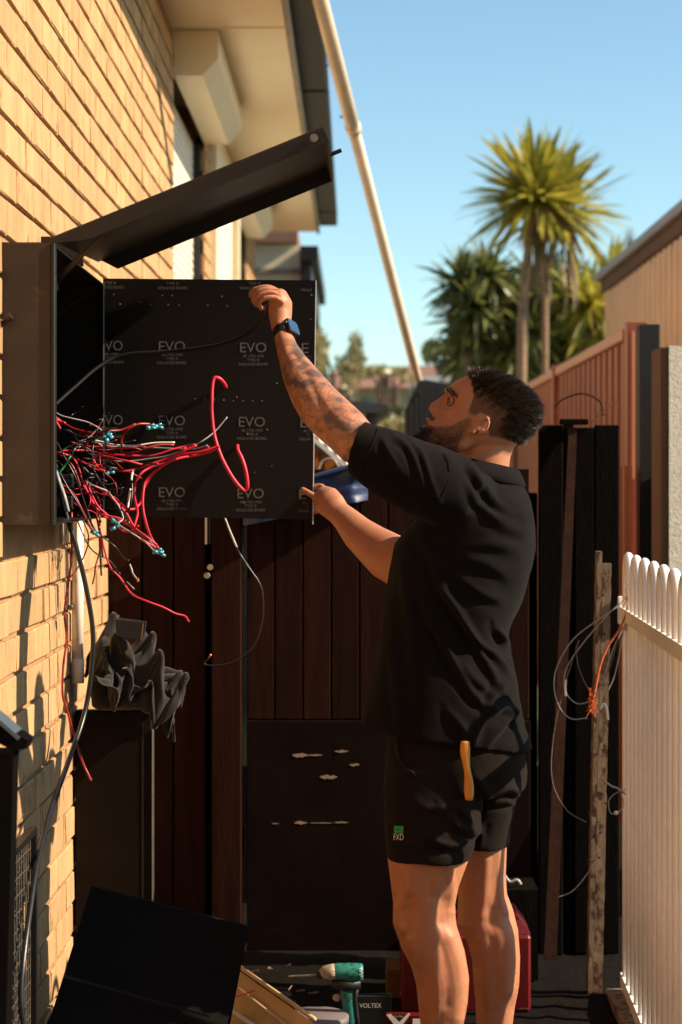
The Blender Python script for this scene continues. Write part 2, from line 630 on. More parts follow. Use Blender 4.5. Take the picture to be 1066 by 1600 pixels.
# ------------------------------------------------------------------ ground
g = MB()
g.add([(-300, -60, 0), (300, -60, 0), (300, 900, 0), (-300, 900, 0)], [(0, 1, 2, 3)])
part('ground', g, M['grass'], None, kind='structure')
g = MB()
NX, NY = 60, 60
vv, ff = [], []
for j in range(NY + 1):
    for i in range(NX + 1):
        x = -.75 + i * 2.6 / NX
        y = 1.0 + j * 9.0 / NY
        vv.append((x, y, .012 + .014 * noise.noise(Vector((x * 5, y * 5, 0))) + .008 * noise.noise(Vector((x * 17, y * 17, 3)))))
for j in range(NY):
    for i in range(NX):
        a = j * (NX + 1) + i
        ff.append((a, a + 1, a + NX + 2, a + NX + 1))
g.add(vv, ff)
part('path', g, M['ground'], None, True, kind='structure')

# ------------------------------------------------------------------ brick house
XW = -.758
house = thing('brick_house', 'tan brick house side wall with eave, dark gutter and roller shutters', 'house', (XW, 5.8, 0))
GZ, BL, GA = 2.282, .24, .0873
proto = []
for k in range(5):
    r = random.Random(k)
    b = MB().bbox(-.052, 0, -.1145, .1145, -.0385, .0385, .0028)
    me = b.mesh('brick', False)
    for v in me.vertices:
        v.co.x += r.uniform(-.0012, .0012)
        v.co.y += r.uniform(-.0015, .0015)
        v.co.z += r.uniform(-.0013, .0013)
    me.materials.append(M['brick'])
    proto.append(me)
bricks = []
row0 = int((0.02 - GZ) / GA)
for n_ in range(row0, int((3.385 - GZ) / GA) + 1):
    zc = GZ + n_ * GA + GA / 2
    if zc + .04 > 3.38 or zc < .03:
        continue
    off = 0 if (n_ % 2 != 0) else BL / 2
    k0 = int((2.6 - 4.176) / BL) - 1
    for k in range(k0, 60):
        yc = 4.176 + off + k * BL + BL / 2
        ya, yb = yc - .1145, yc + .1145
        segs = []
        for (w0, w1) in ((2.6, 6.846), (6.858, 8.03), (9.68, 10.1), (11.37, 11.8), (13.4, 14.6)):
            a, b = max(ya, w0), min(yb, w1)
            if b - a > .03:
                segs.append((a, b))
        if 8.03 < yc < 14 and zc < 1.0:
            segs = [(ya, yb)]
        # opening cut into the wall behind the meter box
        for (a, b) in segs:
            if 1.36 < zc < 2.0 and a < 4.975 and b > 4.125:      # opening behind the meter box
                if a < 4.10:
                    bricks.append((a, 4.125, zc))
                if b > 5.0:
                    bricks.append((4.975, b, zc))
                continue
            bricks.append((a, b, zc))
rb = random.Random(3)


def bscore(q):
    a, b, z = q
    y = (a + b) / 2
    px = CX + F * XW / y
    py = CY - F * (z - H) / y
    vis = -20 < px < 300 and -30 < py < 1640
    if px > 165 and py > 440:
        vis = False
    if px > 135 and px < 300 and py > 1100:
        vis = False
    if px > 200 and py > 800:
        vis = False
    return (1 if vis else 0, (b - a) / y / y)


bricks.sort(key=bscore, reverse=True)
rest = MB()
for i, (a, b, z) in enumerate(bricks):
    dx = rb.uniform(-.0009, .0009)
    if z < 1.35:
        dx = rb.uniform(-.004, .0055)
    if i < 300:
        o = link('brick', proto[rb.randrange(5)], M['brick'], house, (XW + dx, (a + b) / 2, z))
        o.scale = (1, (b - a) / .229, 1)
        o.rotation_euler = (rb.uniform(-.003, .003), rb.uniform(-.008, .008), rb.uniform(-.003, .003) * (1 if z > 1.35 else 6))
    else:
        rest.bbox(XW - .052 + dx, XW + dx, a, b, z - .0385, z + .0385, .0028)
part('brickwork', rest, M['brick'], house, kind='stuff')
core = MB()
core.box(XW - .2, XW - .0085, -3.0, 4.13, 0, 3.384)  # near stretch added unseen behind the camera to bounce warm light
core.box(XW - .2, XW - .0085, 4.97, 6.846, 0, 3.384)
core.box(XW - .2, XW - .0085, 4.13, 4.97, 0, 1.40)
core.box(XW - .2, XW - .0085, 4.13, 4.97, 1.985, 3.384)
core.box(XW - .2, XW - .0085, 6.854, 8.03, 0, 3.384)
core.box(XW - .25, XW - .012, 8.03, 14.6, 0, 1.0)
for a, b in ((9.68, 10.1), (11.37, 11.8), (13.4, 14.6)):
    core.box(XW - .2, XW - .0085, a, b, 1.0, 3.384)
part('wall', core, M['mortar'], house)
part('control_joint', MB().box(XW - .1, XW - .03, 6.847, 6.853, 0, 3.38), M['black_post'], house)
# perpend mortar, nearly flush
pm = MB()
for (a, b, z) in bricks:
    if min(abs(b - q) for q in (6.846, 8.03, 10.1, 11.8, 14.6, 4.125)) < .02:
        continue
    pm.box(XW - .05, XW - .0018, b - .003, b + .0135, z - .038, z + .038)
part('mortar_joint', pm, M['brick'], house, kind='stuff')
# eave, its unseen near stretch added to block sky light
part('soffit', MB().box(XW - .3, -.29, -3.0, 14.55, 3.386, 3.40), M['soffit'], house)
part('soffit', MB().box(XW - .3, -.29, 8.0, 8.012, 3.380, 3.3855), M['soffit'], house)
part('fascia', MB().box(-.29, -.268, -3.0, 14.58, 3.372, 3.56), M['fascia'], house)
gt = MB()
prof = [(-.266, 3.445), (-.15, 3.445), (-.135, 3.46), (-.135, 3.555), (-.145, 3.565), (-.152, 3.555), (-.145, 3.548), (-.145, 3.465), (-.155, 3.455), (-.258, 3.455), (-.258, 3.55), (-.266, 3.55)]
gt.prism([(x, -3.0, z) for x, z in prof], (0, 17.62, 0))
gt.box(-.266, -.138, 14.6, 14.624, 3.44, 3.562)
for yy in (5.2, 7.4, 9.6, 11.8, 13.9):
    gt.box(-.262, -.131, yy, yy + .02, 3.438, 3.4445)
part('gutter', gt, M['gutter'], house)
rf = MB().prism([(-.24, -3.1, 3.56), (-.24, 14.6, 3.56), (-3.2, 14.6, 4.55), (-3.2, -3.1, 4.55)], (0, 0, .05))
part('roof', rf, M['far_roof'], house)
part('house_body', MB().box(-4.2, XW - .26, -3.0, 14.6, 0, 3.38), M['mortar'], house)


def shutter(y0, y1, slat=True):
    pel = MB()
    pts = [(XW, 3.38), (XW + .185, 3.38), (XW + .185, 3.26), (XW + .12, 3.19), (XW, 3.19)]
    pel.prism([(x, y0, z) for x, z in pts], (0, y1 - y0, 0))
    part('shutter_box', pel, M['cream'], house)
    fr = MB()
    fr.box(XW - .1, XW - .02, y0, y0 + .04, 1.0, 3.19)
    fr.box(XW - .1, XW - .02, y1 - .04, y1, 1.0, 3.19)
    fr.box(XW - .1, XW - .02, y0 + .04, y1 - .04, 1.0, 1.05)
    w = part('roller_shutter', fr, M['gutter'], house)
    z = 3.19
    me = MB().bbox(XW - .072, XW - .055, y0 + .04, y1 - .04, -.0185, .0185, .005).mesh('slat')
    while z > 2.05:
        link('slat', me, M['shutter'], w, (0, 0, z - .019))
        z -= .04
    part('pane', MB().box(XW - .09, XW - .084, y0 + .04, y1 - .04, 1.05, 2.1), M['glass'], w)
    part('sash', MB().box(XW - .083, XW - .05, y0 + .5, y0 + .55, 1.05, 2.04).box(XW - .083, XW - .05, y0 + .55, y1 - .04, 1.98, 2.04), M['cream'], w)


shutter(8.03, 9.68)
shutter(11.8, 13.4)
part('panel', MB().box(XW - .08, XW + .03, 10.1, 11.37, 1.0, 3.384), M['cream'], house)
part('downpipe', MB().box(XW - .02, XW + .07, 11.40, 11.50, 1.0, 3.384), M['cream'], house)

wing = thing('house_wing', 'cream painted wing with a short dark gutter behind the end of the eave', 'house wing', (-.6, 16, 0))
part('wall', MB().box(-3, (470 - 555) / F * 15.4, 15.4, 19, 0, 3.4), M['cream'], wing)
part('band', MB().box(-3, (468 - 555) / F * 15.39, 15.37, 15.397, 3.16, 3.20), M['fascia'], wing)
part('gutter', MB().box((470 - 555) / F * 15.4, (498 - 555) / F * 15.4, 15.2, 19, 3.24, 3.36).box((470 - 555) / F * 15.4, (487 - 555) / F * 15.4, 15.25, 19, 3.02, 3.237), M['gutter'], wing)
part('roof', MB().box(-3, (466 - 555) / F * 15.4, 15.3, 19, 3.4, 3.5), M['far_roof'], wing)

sky_block_wall = part('wall', MB().box(-4.2, 6, -3.4, -3.05, 0, 4.2), M['mortar'], None, kind='structure')  # unseen wall added behind the camera to cut sky fill
# ------------------------------------------------------------------ meter box
XB = -.655
Y0, Y1, ZB0, ZB1 = 4.13, 4.97, 1.397, 2.003
mbx = thing('meter_box', 'open brown steel meter box mounted on the brick wall, its lid propped up', 'meter box', (XW, 4.55, ZB0))
part('side_panel', MB().bbox(XW - .1, XB, Y0, Y0 + .003, ZB0, ZB1, .001), M['brown_metal'], mbx)
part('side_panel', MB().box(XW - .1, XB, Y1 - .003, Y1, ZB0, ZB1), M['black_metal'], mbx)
part('lip', MB().bbox(XB + .0005, XB + .010, Y0 - .004, Y0 + .022, ZB0 - .002, ZB1 + .002, .002), M['black_metal'], mbx)
part('lip', MB().bbox(XB + .0005, XB + .008, Y1 - .02, Y1, ZB0, ZB1, .002), M['black_metal'], mbx)
part('base_panel', MB().box(XW - .1, XB, Y0 + .003, Y1 - .003, ZB0, ZB0 + .003), M['black_metal'], mbx)
part('top_panel', MB().prism([(XW - .1, Y0 + .003, ZB1), (XB, Y0 + .003, ZB1), (XB, Y1 - .003, ZB1), (XW - .1, Y1 - .003, ZB1)], (0, 0, .003)), M['brown_metal'], mbx)
part('back_panel', MB().box(XW - .12, XW - .1, Y0, Y1, ZB0, ZB1), M['char_wood'], mbx)
part('gusset', MB().prism([(XW + .005, 4.6, ZB1 + .0035), (XB + .005, 4.6, ZB1 + .0035), (XB + .0, 4.6, ZB1 + .03), (XW + .06, 4.6, ZB1 + .075), (XW + .005, 4.6, ZB1 + .075)], (0, .004, 0)), M['black_metal'], mbx)
part('wall_stub', MB().tube([P(2, 508, 4.12), P(16, 495, 4.10)], .006, 10).tube([P(13, 497, 4.1), P(18, 494, 4.1)], .009, 10), M['brown_metal'], mbx)
pb = MB()
for (a, b) in ((108, 752), (108, 786)):
    q = P(a, b, 4.85)
    pb.bbox(q.x - .03, q.x + .012, 4.83, 4.86, q.z - .018, q.z + .018, .003)
    pb.tube([(q.x, 4.83, q.z), (q.x, 4.818, q.z)], .006, 10)
part('terminal_block', pb, M['gutter'], mbx)
# lid: shallow tray hinged along the top
lidang = math.atan2(.235, .575)
hx, hz = XB + .006, ZB1 + .012
du = Vector((math.cos(lidang), 0, math.sin(lidang)))
dn = Vector((math.sin(lidang), 0, -math.cos(lidang)))
YL0, YL1 = 4.13, 4.92


def lidp(u, y, w):
    return Vector((hx, y, hz + .042 * (y - YL0) / (YL1 - YL0))) + du * u + dn * w


LW = .625


def lidbox(u0, u1, y0, y1, w0, w1):
    m = MB()
    m.add([lidp(u, y, w) for u in (u0, u1) for y in (y0, y1) for w in (w0, w1)],
          [(0, 1, 3, 2), (4, 6, 7, 5), (0, 4, 5, 1), (2, 3, 7, 6), (0, 2, 6, 4), (1, 5, 7, 3)])
    return m


lid = part('lid', lidbox(-.01, LW, YL0, YL1, -.003, 0), M['brown_metal'], mbx)
part('rim', MB().prism([lidp(-.01, YL0, 0), lidp(LW, YL0, 0), lidp(LW, YL0, .032), lidp(.07, YL0, .032), lidp(.0, YL0, .012)], (0, .004, 0)), M['black_metal'], lid)
part('rim', MB().prism([lidp(.0, YL1 - .004, 0), lidp(LW, YL1 - .004, 0), lidp(LW, YL1 - .004, .035), lidp(.03, YL1 - .004, .035)], (0, .004, 0)), M['black_metal'], lid)
part('rim', lidbox(LW - .004, LW + .002, YL0 + .004, YL1 - .004, 0, .034), M['black_metal'], lid)
c_ = lidp(LW - .025, YL0 - .003, .014)
part('bolt', MB().tube([c_, c_ + Vector((0, -.004, 0))], .009, 12).tube([c_, c_ + Vector((0, -.007, 0))], .005, 8), M['steel'], lid)
c_ = lidp(LW, (YL0 + YL1) / 2, .015)
part('latch', MB().tube([c_, c_ + du * .035], .005, 10), M['black_metal'], lid)
part('scuff', lidbox(.37, .40, 4.44, 4.452, .0003, .001), M['peel'], lid)
part('stay_bar', MB().prism([lidp(.12, YL0 + .03, .016), lidp(.145, YL0 + .03, .016), P(92, 440, 4.2), P(84, 436, 4.2)], (0, .004, 0)), M['brown_metal'], mbx)

# ------------------------------------------------------------------ EVO board
YBD = 4.985


def bp(px, py, dy=0):
    return P(px, py, YBD + dy)


evo = thing('insulated_board', 'large black insulated board with rows of EVO print, held by the man', 'board', bp(325, 808))
co4 = [bp(161, 806), bp(488, 812), bp(493, 438), bp(161, 435)]
core_b = MB().prism(co4, (0, .006, 0))
part('sheet', core_b, M['board'], evo)
q0, q1 = bp(488.4, 812), bp(493.4, 438)
part('edge_strip', MB().prism([q0 + Vector((.0001, -.0003, -.012)), q0 + Vector((.0022, -.0003, -.012)), q1 + Vector((.0022, -.0003, 0)), q1 + Vector((.0001, -.0003, 0))], (0, .0066, 0)), M['white_edge'], evo)


def text_mesh(body, size, align='CENTER', extr=.0):
    cu = bpy.data.curves.new('t', 'FONT')
    cu.body = body
    cu.size = size
    cu.align_x = align
    cu.align_y = 'CENTER'
    cu.extrude = extr
    cu.resolution_u = 3
    o = bpy.data.objects.new('t', cu)
    col.objects.link(o)
    dg = bpy.context.evaluated_depsgraph_get()
    me = bpy.data.meshes.new_from_object(o.evaluated_get(dg))
    bpy.data.objects.remove(o)
    return me


def put_text(body, px, py, wpx, hpx, Y, m, parent, name='lettering', bold=0, rot=0, yoff=-.0012):
    """text facing the camera side, fitted to a width and height in photo pixels at depth Y"""
    me = text_mesh(body, .1)
    co = getco(me)
    lo, hi = co.min(0), co.max(0)
    w, h = hi[0] - lo[0], hi[1] - lo[1]
    s = Y / F
    sx, sy = wpx * s / w, hpx * s / h
    n = co.copy()
    cx, cy = (lo[0] + hi[0]) / 2, (lo[1] + hi[1]) / 2
    X = (co[:, 0] - cx) * sx
    Z = (co[:, 1] - cy) * sy
    n[:, 0] = X * math.cos(rot) - Z * math.sin(rot)
    n[:, 2] = X * math.sin(rot) + Z * math.cos(rot)
    n[:, 1] = 0
    setco(me, n)
    me.name = name
    return link(name, me, m, parent, P(px, py, Y) + Vector((0, yoff, 0)))


def evo_block(cx, cy, k):
    """k: 0 whole, 1 left edge cut, 2 right edge cut"""
    if k == 0:
        put_text('EVO', cx, cy, 41, 15.5, YBD, M['print'], evo)
        put_text('AS 1795-1993', cx, cy + 13.5, 33, 4.2, YBD, M['print'], evo)
        put_text('TYPE X', cx, cy + 19.5, 19, 4.2, YBD, M['print'], evo)
        put_text('INSULATED BOARD', cx, cy + 26, 46, 4.4, YBD, M['print'], evo)
    elif k == 1:
        put_text('VO', cx + 6, cy, 28, 15.5, YBD, M['print'], evo)
        put_text('795-1993', cx + 1, cy + 13.5, 23, 4.2, YBD, M['print'], evo)
        put_text('TYPE X', cx, cy + 19.5, 19, 4.2, YBD, M['print'], evo)
        put_text('LATED BOARD', cx + 5, cy + 26, 33, 4.4, YBD, M['print'], evo)
    else:
        put_text('E', cx - 15, cy, 11, 15.5, YBD, M['print'], evo)
        put_text('AS 1', cx - 11, cy + 13.5, 10, 4.2, YBD, M['print'], evo)
        put_text('T', cx - 8, cy + 19.5, 3, 4.2, YBD, M['print'], evo)
        put_text('INSULA', cx - 14, cy + 26, 17, 4.4, YBD, M['print'], evo)


for ry, dy in ((541, 0), (657, 0), (769, 0)):
    evo_block(172, ry - 1, 1)
    evo_block(269, ry, 0)
    evo_block(396 - (ry - 541) * .018, ry + 2, 0)
    evo_block(492 - (ry - 541) * .016, ry + 3, 2)
for cx, k in ((172, 1), (270, 0), (398, 0)):
    if k:
        put_text('TYPE X', cx, 442, 19, 4.2, YBD, M['print'], evo)
        put_text('LATED BOARD', cx + 5, 449, 33, 4.4, YBD, M['print'], evo)
    else:
        put_text('TYPE X', cx, 443, 19, 4.2, YBD, M['print'], evo)
        put_text('INSULATED BOARD', cx, 450, 46, 4.4, YBD, M['print'], evo)
put_text('INSULA', 479, 453, 17, 4.4, YBD, M['print'], evo)
# drill holes: light passing through, painted as pale discs
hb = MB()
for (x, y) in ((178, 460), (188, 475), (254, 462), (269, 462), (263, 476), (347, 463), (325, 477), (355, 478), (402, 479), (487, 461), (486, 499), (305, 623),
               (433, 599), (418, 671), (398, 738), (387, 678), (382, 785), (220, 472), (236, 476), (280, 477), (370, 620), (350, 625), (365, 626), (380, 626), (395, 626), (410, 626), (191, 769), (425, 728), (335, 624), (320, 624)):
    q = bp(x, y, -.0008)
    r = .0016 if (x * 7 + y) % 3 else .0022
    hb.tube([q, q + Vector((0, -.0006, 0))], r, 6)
part('hole_light', hb, M['bare_wood'], evo, kind='stuff')

# ------------------------------------------------------------------ back fence and gate
YF = 5.86
fence = thing('board_fence', 'dark brown stained vertical board fence between brick wall and gate', 'fence', P(270, 1700, YF))
xs = [(160, 221), (223.5, 270), (272.5, 321)]
for (a, b) in xs:
    xa, xb = P(a, 0, YF).x, P(b, 0, YF).x
    part('board', MB().bbox(xa, xb, YF, YF + .02, .02, 1.66 + rnd.uniform(-.01, .01), .002), M['fence_wood'], fence)
part('board', MB().bbox(P(332, 0, YF).x, P(378, 0, YF).x, YF - .03, YF + .03, .02, 1.62, .003), M['fence_wood'], fence)
for za in (.35, 1.35):
    part('rail', MB().box(XW, P(380, 0, YF).x, YF + .021, YF + .06, za, za + .08), M['fence_wood'], fence)
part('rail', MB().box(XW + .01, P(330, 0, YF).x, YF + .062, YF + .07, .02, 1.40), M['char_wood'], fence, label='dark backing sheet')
for (x, y) in ((329, 886), (324, 899)):
    q = P(x, y, YF - .03)
    part('bolt', MB().tube([q, q + Vector((0, -.02, 0))], .009, 10), M['bare_wood'], fence)
for i_, (x, mm) in enumerate(((322.5, 'white_edge'), (328, 'teal'))):  # light showing through the fence slit, painted as two coloured strips
    part('slit_light', MB().box(P(x, 0, YF).x - .003, P(x, 0, YF).x + .003, YF - .012, YF - .002, P(0, 850, YF).z, P(0, 805, YF).z), M['white_edge' if i_ == 0 else 'far_shed'], fence)

gate = thing('wooden_gate', 'dark red brown wooden gate with board top and chipped sheet below', 'gate', P(600, 1700, YF))
x = P(386, 0, YF).x
pw = .0865
for k in range(10):
    xb = x + pw - .004
    part('board', MB().bbox(x, xb, YF, YF + .018, .765, 1.53 + rnd.uniform(-.004, .004), .0025), M['fence_wood'], gate)
    x += pw
xe = x
part('bottom_sheet', MB().bbox(P(386, 0, YF).x, xe, YF - .004, YF + .012, .06, .762, .002), M['gate_sheet'], gate)
for za in (.78, 1.38):
    part('rail', MB().box(P(386, 0, YF).x, xe, YF + .02, YF + .055, za, za + .08), M['char_wood'], gate)
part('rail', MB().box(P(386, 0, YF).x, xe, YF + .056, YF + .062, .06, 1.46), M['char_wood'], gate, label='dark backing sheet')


def chip(x0, x1, y, h, seed, Y, parent):
    r = random.Random(seed)
    n = 9
    top = [P(x0 + (x1 - x0) * i / n, y - (h * r.uniform(.3, 1) * math.sin(math.pi * (i + .4) / (n + .8)) * .5), Y) for i in range(n + 1)]
    bot = [P(x0 + (x1 - x0) * i / n, y + (h * r.uniform(.3, 1) * math.sin(math.pi * (i + .4) / (n + .8)) * .5), Y) for i in range(n, -1, -1)]
    part('chipped_patch', MB().prism(top + bot, (0, .001, 0)), M['bare_wood'], parent)


for i, c in enumerate(((457, 482, 1180, 9), (482, 504, 1180, 4), (523, 545, 1174, 5), (500, 527, 1214, 10), (546, 562, 1195, 6), (460, 480, 1286, 7), (484, 520, 1286, 2), (522, 545, 1285, 4), (425, 436, 1287, 3))):
    chip(*c, i, YF - .0055, gate)

rp = thing('blackened_gate_boards', 'old blackened timber boards with rusty steel angle beside the picket fence', 'old gate', P(900, 1700, 6.0))
for (a, b, t, y) in ((818, 840, 770, 6.04), (842, 880, 664, 6.0), (881, 897, 655, 6.03), (897.5, 929, 668, 6.02), (929.5, 968, 664, 6.02)):
    xa, xb = P(a, 0, y).x, P(b, 0, y).x
    part('board', MB().bbox(xa, xb, y, y + .03, .01, P(0, t, y).z, .004), M['char_wood'], rp)
part('backing', MB().box(P(846, 0, 6.07).x, P(966, 0, 6.07).x, 6.065, 6.08, 0.01, P(0, 672, 6.07).z), M['char_wood'], rp)
part('top_cap', MB().bbox(P(874, 0, 6).x, P(918, 0, 6).x, 5.97, 5.998, P(0, 664, 6).z, P(0, 655, 6).z, .003), M['char_wood'], rp)
part('steel_angle', MB().prism([P(889, 668, 5.98), P(902, 668, 5.98), P(870, 1500, 5.80), P(850, 1500, 5.80)], (0, .012, 0)), M['rust'], rp)
part('dead_vine', MB().tube(spline([P(866, 640, 6.4), P(878, 625, 6.4), P(910, 615, 6.4), P(938, 628, 6.4), P(942, 650, 6.4)]), .003, 6)
     .tube(spline([P(925, 660, 6.0), P(945, 640, 6.1), P(968, 625, 6.2)]), .0015, 6).tube(spline([P(930, 662, 6.0), P(935, 645, 6.1), P(950, 650, 6.2)]), .0015, 6), M['rust'], rp)

# peeling post: an L shaped angle
post = thing('peeling_post', 'peeling cream painted timber post leaning upright left of the white picket fence', 'post', P(930, 1760, 5.5))
YP = 5.5
a0, a1 = P(937, 862, YP), P(918, 1750, YP)
n = 60
lf, rt = [], []
for i in range(n + 1):
    t = i / n
    p = a0.lerp(a1, t)
    lf.append(p + Vector((-.007 + .0015 * noise.noise(Vector((0, 0, i * .9))), 0, 0)))
m1 = MB()
rg = []
for i in range(n + 1):
    t = i / n
    p = a0.lerp(a1, t)
    j = .0022 * noise.noise(Vector((3, 0, i * .8)))
    w = .0215 if t > .02 else .012
    rg.append([(p.x - .006 + j, p.y, p.z), (p.x + .008 + j, p.y, p.z), (p.x + .008 + j, p.y + .05, p.z), (p.x - .006 + j, p.y + .05, p.z)])
m1.rings(rg)
part('front_strip', m1, M['peel'], post)
m2 = MB()
rg = []
for i in range(n + 1):
    t = i / n
    p = a0.lerp(a1, t) + Vector((0, .0, -.035))
    j = .003 * noise.noise(Vector((9, 0, i * .9)))
    rg.append([(p.x + .010, p.y + .012, p.z), (p.x + .036 + j, p.y + .012, p.z), (p.x + .036 + j, p.y + .04, p.z), (p.x + .010, p.y + .04, p.z)])
m2.rings(rg)
part('side_board', m2, M['peel'], post)
nb = MB()
for (x, y) in ((941, 1050), (940, 1070), (942, 1172), (946, 1255), (938, 1240), (921, 1270), (938, 1300), (920, 1345), (936, 1340), (930, 1090), (942, 930), (944, 990)):
    q = P(x, y, YP - .001)
    nb.tube([q, q + Vector((0, -.006, 0))], .0035, 6)
part('nail', nb, M['rust'], post, kind='stuff')

# wires tied round the post
def wire(name, pts, r, m, parent=None, k=6, n=7):
    return part(name, MB().tube(spline(pts, k), r, n), m, parent, True)


tie = thing('tie_wire', 'loops of old grey wire and orange twine tied from post to picket fence', 'wire', P(925, 1110, 5.4))
Yw = 5.38
wire('loop', [P(985, 935, 5.4), P(940, 965, Yw), P(895, 1000, Yw), P(868, 1050, Yw), P(870, 1095, Yw), P(890, 1122, Yw), P(918, 1122, Yw)], .0018, M['grey_wire'], tie)
wire('loop', [P(990, 928, 5.4), P(960, 950, Yw), P(915, 1000, Yw), P(885, 1045, Yw), P(884, 1080, Yw), P(905, 1100, Yw), P(935, 1080, Yw), P(960, 1010, Yw), P(985, 960, 5.4)], .0018, M['grey_wire'], tie)
wire('loop', [P(900, 1010, Yw), P(905, 1045, Yw), P(925, 1080, Yw), P(950, 1050, Yw), P(970, 980, Yw)], .0015, M['bark'], tie)
wire('loop', [P(905, 1000, Yw), P(880, 1080, Yw), P(865, 1150, Yw), P(863, 1220, Yw), P(885, 1265, Yw), P(916, 1285, Yw)], .0015, M['bark'], tie)
wire('loop', [P(938, 1330, Yw), P(918, 1365, Yw), P(895, 1392, Yw), P(872, 1402, Yw)], .0014, M['grey_wire'], tie)
wire('bright_end', [P(884, 1062, Yw - .003), P(883, 1075, Yw - .003), P(884, 1088, Yw - .003)], .0028, M['white_edge'], tie)
wire('knot', [P(938, 1108, Yw), P(944, 1100, Yw), P(948, 1108, Yw), P(950, 1125, Yw)], .004, M['white_edge'], tie)
wire('knot', [P(938, 1215, Yw), P(955, 1228, Yw), P(965, 1232, Yw), P(985, 1246, Yw)], .0028, M['grey_wire'], tie)
wire('loop', [P(985, 1232, Yw), P(965, 1238, Yw), P(952, 1250, Yw), P(953, 1268, Yw), P(962, 1272, Yw), P(975, 1258, Yw), P(970, 1240, Yw)], .0014, M['grey_wire'], tie)
q = P(963, 1270, Yw)
part('nut', MB().ell(q, (.007, .006, .006), 8), M['white_edge'], tie)
wire('loop', [P(987, 940, 5.36), P(975, 985, 5.36), P(962, 1050, 5.36), P(950, 1080, 5.36)], .0016, M['grey_wire'], tie)
tw = thing('orange_twine', 'frayed orange twine knotted round the peeling post and picket fence', 'twine', P(925, 1105, 5.36))
wire('strand', [P(983, 868, 5.40), P(988, 900, 5.38), P(983, 940, 5.36), P(970, 980, 5.36), P(950, 1010, 5.36), P(938, 1040, 5.36), P(930, 1080, 5.36), P(924, 1105, 5.36)], .003, M['orange_rope'], tw)
wire('strand', [P(990, 905, 5.38), P(980, 935, 5.36), P(992, 945, 5.36), P(984, 965, 5.36), P(978, 985, 5.36)], .003, M['orange_rope'], tw)
fr = MB()
for i in range(120):
    a = P(924 + rnd.uniform(-3, 5), 1095 + rnd.uniform(-12, 18), 5.36)
    ang = rnd.uniform(0, 6.28)
    L = rnd.uniform(.008, .024)
    fr.tube([a, a + Vector((math.cos(ang) * L * .7, rnd.uniform(-.006, .003), math.sin(ang) * L))], .0007, 3, cap=False)
for i in range(40):
    a = P(986 + rnd.uniform(-8, 8), 935 + rnd.uniform(-8, 8), 5.36)
    ang = rnd.uniform(0, 6.28)
    L = rnd.uniform(.01, .03)
    fr.tube([a, a + Vector((math.cos(ang) * L, rnd.uniform(-.006, .003), math.sin(ang) * L))], .0008, 3, cap=False)
part('frayed_fibre', fr, M['orange_rope'], tw, kind='stuff')

# ------------------------------------------------------------------ white picket (pool) fence
pf = thing('picket_fence', 'white tubular steel picket fence with looped tops on the right', 'fence', (.77, 5.0, 0))


def fx(y):
    return .772 - (5.45 - y) * .035


ytop = 5.45
yy = 5.46
k = 0
rail_t, rail_b = 1.132, .085
while yy > 3.7:
    xx = fx(yy)
    # hoop pair: two uprights joined by a half round top
    w = .095
    zt = 1.225
    pts = [(xx, yy, .03), (xx, yy, zt)]
    arc = [(fx(yy - w / 2 + w / 2 * math.cos(a)), yy - w / 2 + w / 2 * math.cos(a), zt + w / 2 * 1.15 * math.sin(a)) for a in [math.pi * i / 8 for i in range(1, 8)]]
    pts = [(xx, yy, .03)] + [(xx, yy, z) for z in (.5, 1.0, zt)] + arc + [(fx(yy - w), yy - w, zt)] + [(fx(yy - w), yy - w, z) for z in (1.0, .5, .03)]
    part('picket', MB().tube(pts, .0125, 12, ref=(1, 0, 0)), M['white_steel'], pf, True)
    yy -= .197
    k += 1
for z0, z1 in ((rail_t - .036, rail_t), (rail_b - .036, rail_b)):
    m = MB()
    a, b = 5.50, 3.6
    m.add([(fx(a) - .014, a, z0), (fx(a) + .014, a, z0), (fx(b) + .014, b, z0), (fx(b) - .014, b, z0), (fx(a) - .014, a, z1), (fx(a) + .014, a, z1), (fx(b) + .014, b, z1), (fx(b) - .014, b, z1)],
          [(0, 3, 2, 1), (4, 5, 6, 7), (0, 1, 5, 4), (1, 2, 6, 5), (2, 3, 7, 6), (3, 0, 4, 7)])
    part('rail', m, M['white_steel'], pf)
part('end_bracket', MB().bbox(fx(5.5) - .02, fx(5.5) + .02, 5.50, 5.515, rail_t - .05, rail_t + .03, .003), M['white_steel'], pf)
part('footing', MB().bbox(fx(5.4) - .05, fx(5.4) + .03, 3.7, 5.52, .0, .035, .004), M['peel'], pf)

# ------------------------------------------------------------------ terracotta steel fence, pillar, shed
cf = thing('steel_fence', 'terracotta ribbed steel fence with a capping rail, right of the man', 'fence', (1.1, 9.5, 0))


def ribbed(y0, y1, z0, z1, x0, zt=None, pitch=.19, d=.03):
    """vertical ribbed sheet in the plane x = x0, with trapezoid ribs"""
    m = MB()
    prof = []
    y = y0
    while y < y1:
        for (dy, dx) in ((0, 0), (.055, 0), (.075, -d), (.135, -d), (.155, 0)):
            if y + dy * pitch / .19 < y1:
                prof.append((x0 + dx, y + dy * pitch / .19))
        y += pitch
    prof.append((x0, y1))
    n = len(prof)
    vs_ = []
    for (xx, y_) in prof:
        vs_ += [(xx, y_, z0), (xx, y_, z1), (xx + .002, y_, z0), (xx + .002, y_, z1)]
    fs = []
    for i in range(n - 1):
        a, b = i * 4, (i + 1) * 4
        fs += [(a, b, b + 1, a + 1), (a + 3, b + 3, b + 2, a + 2), (a + 1, b + 1, b + 3, a + 3)]
    m.add(vs_, fs)
    return m


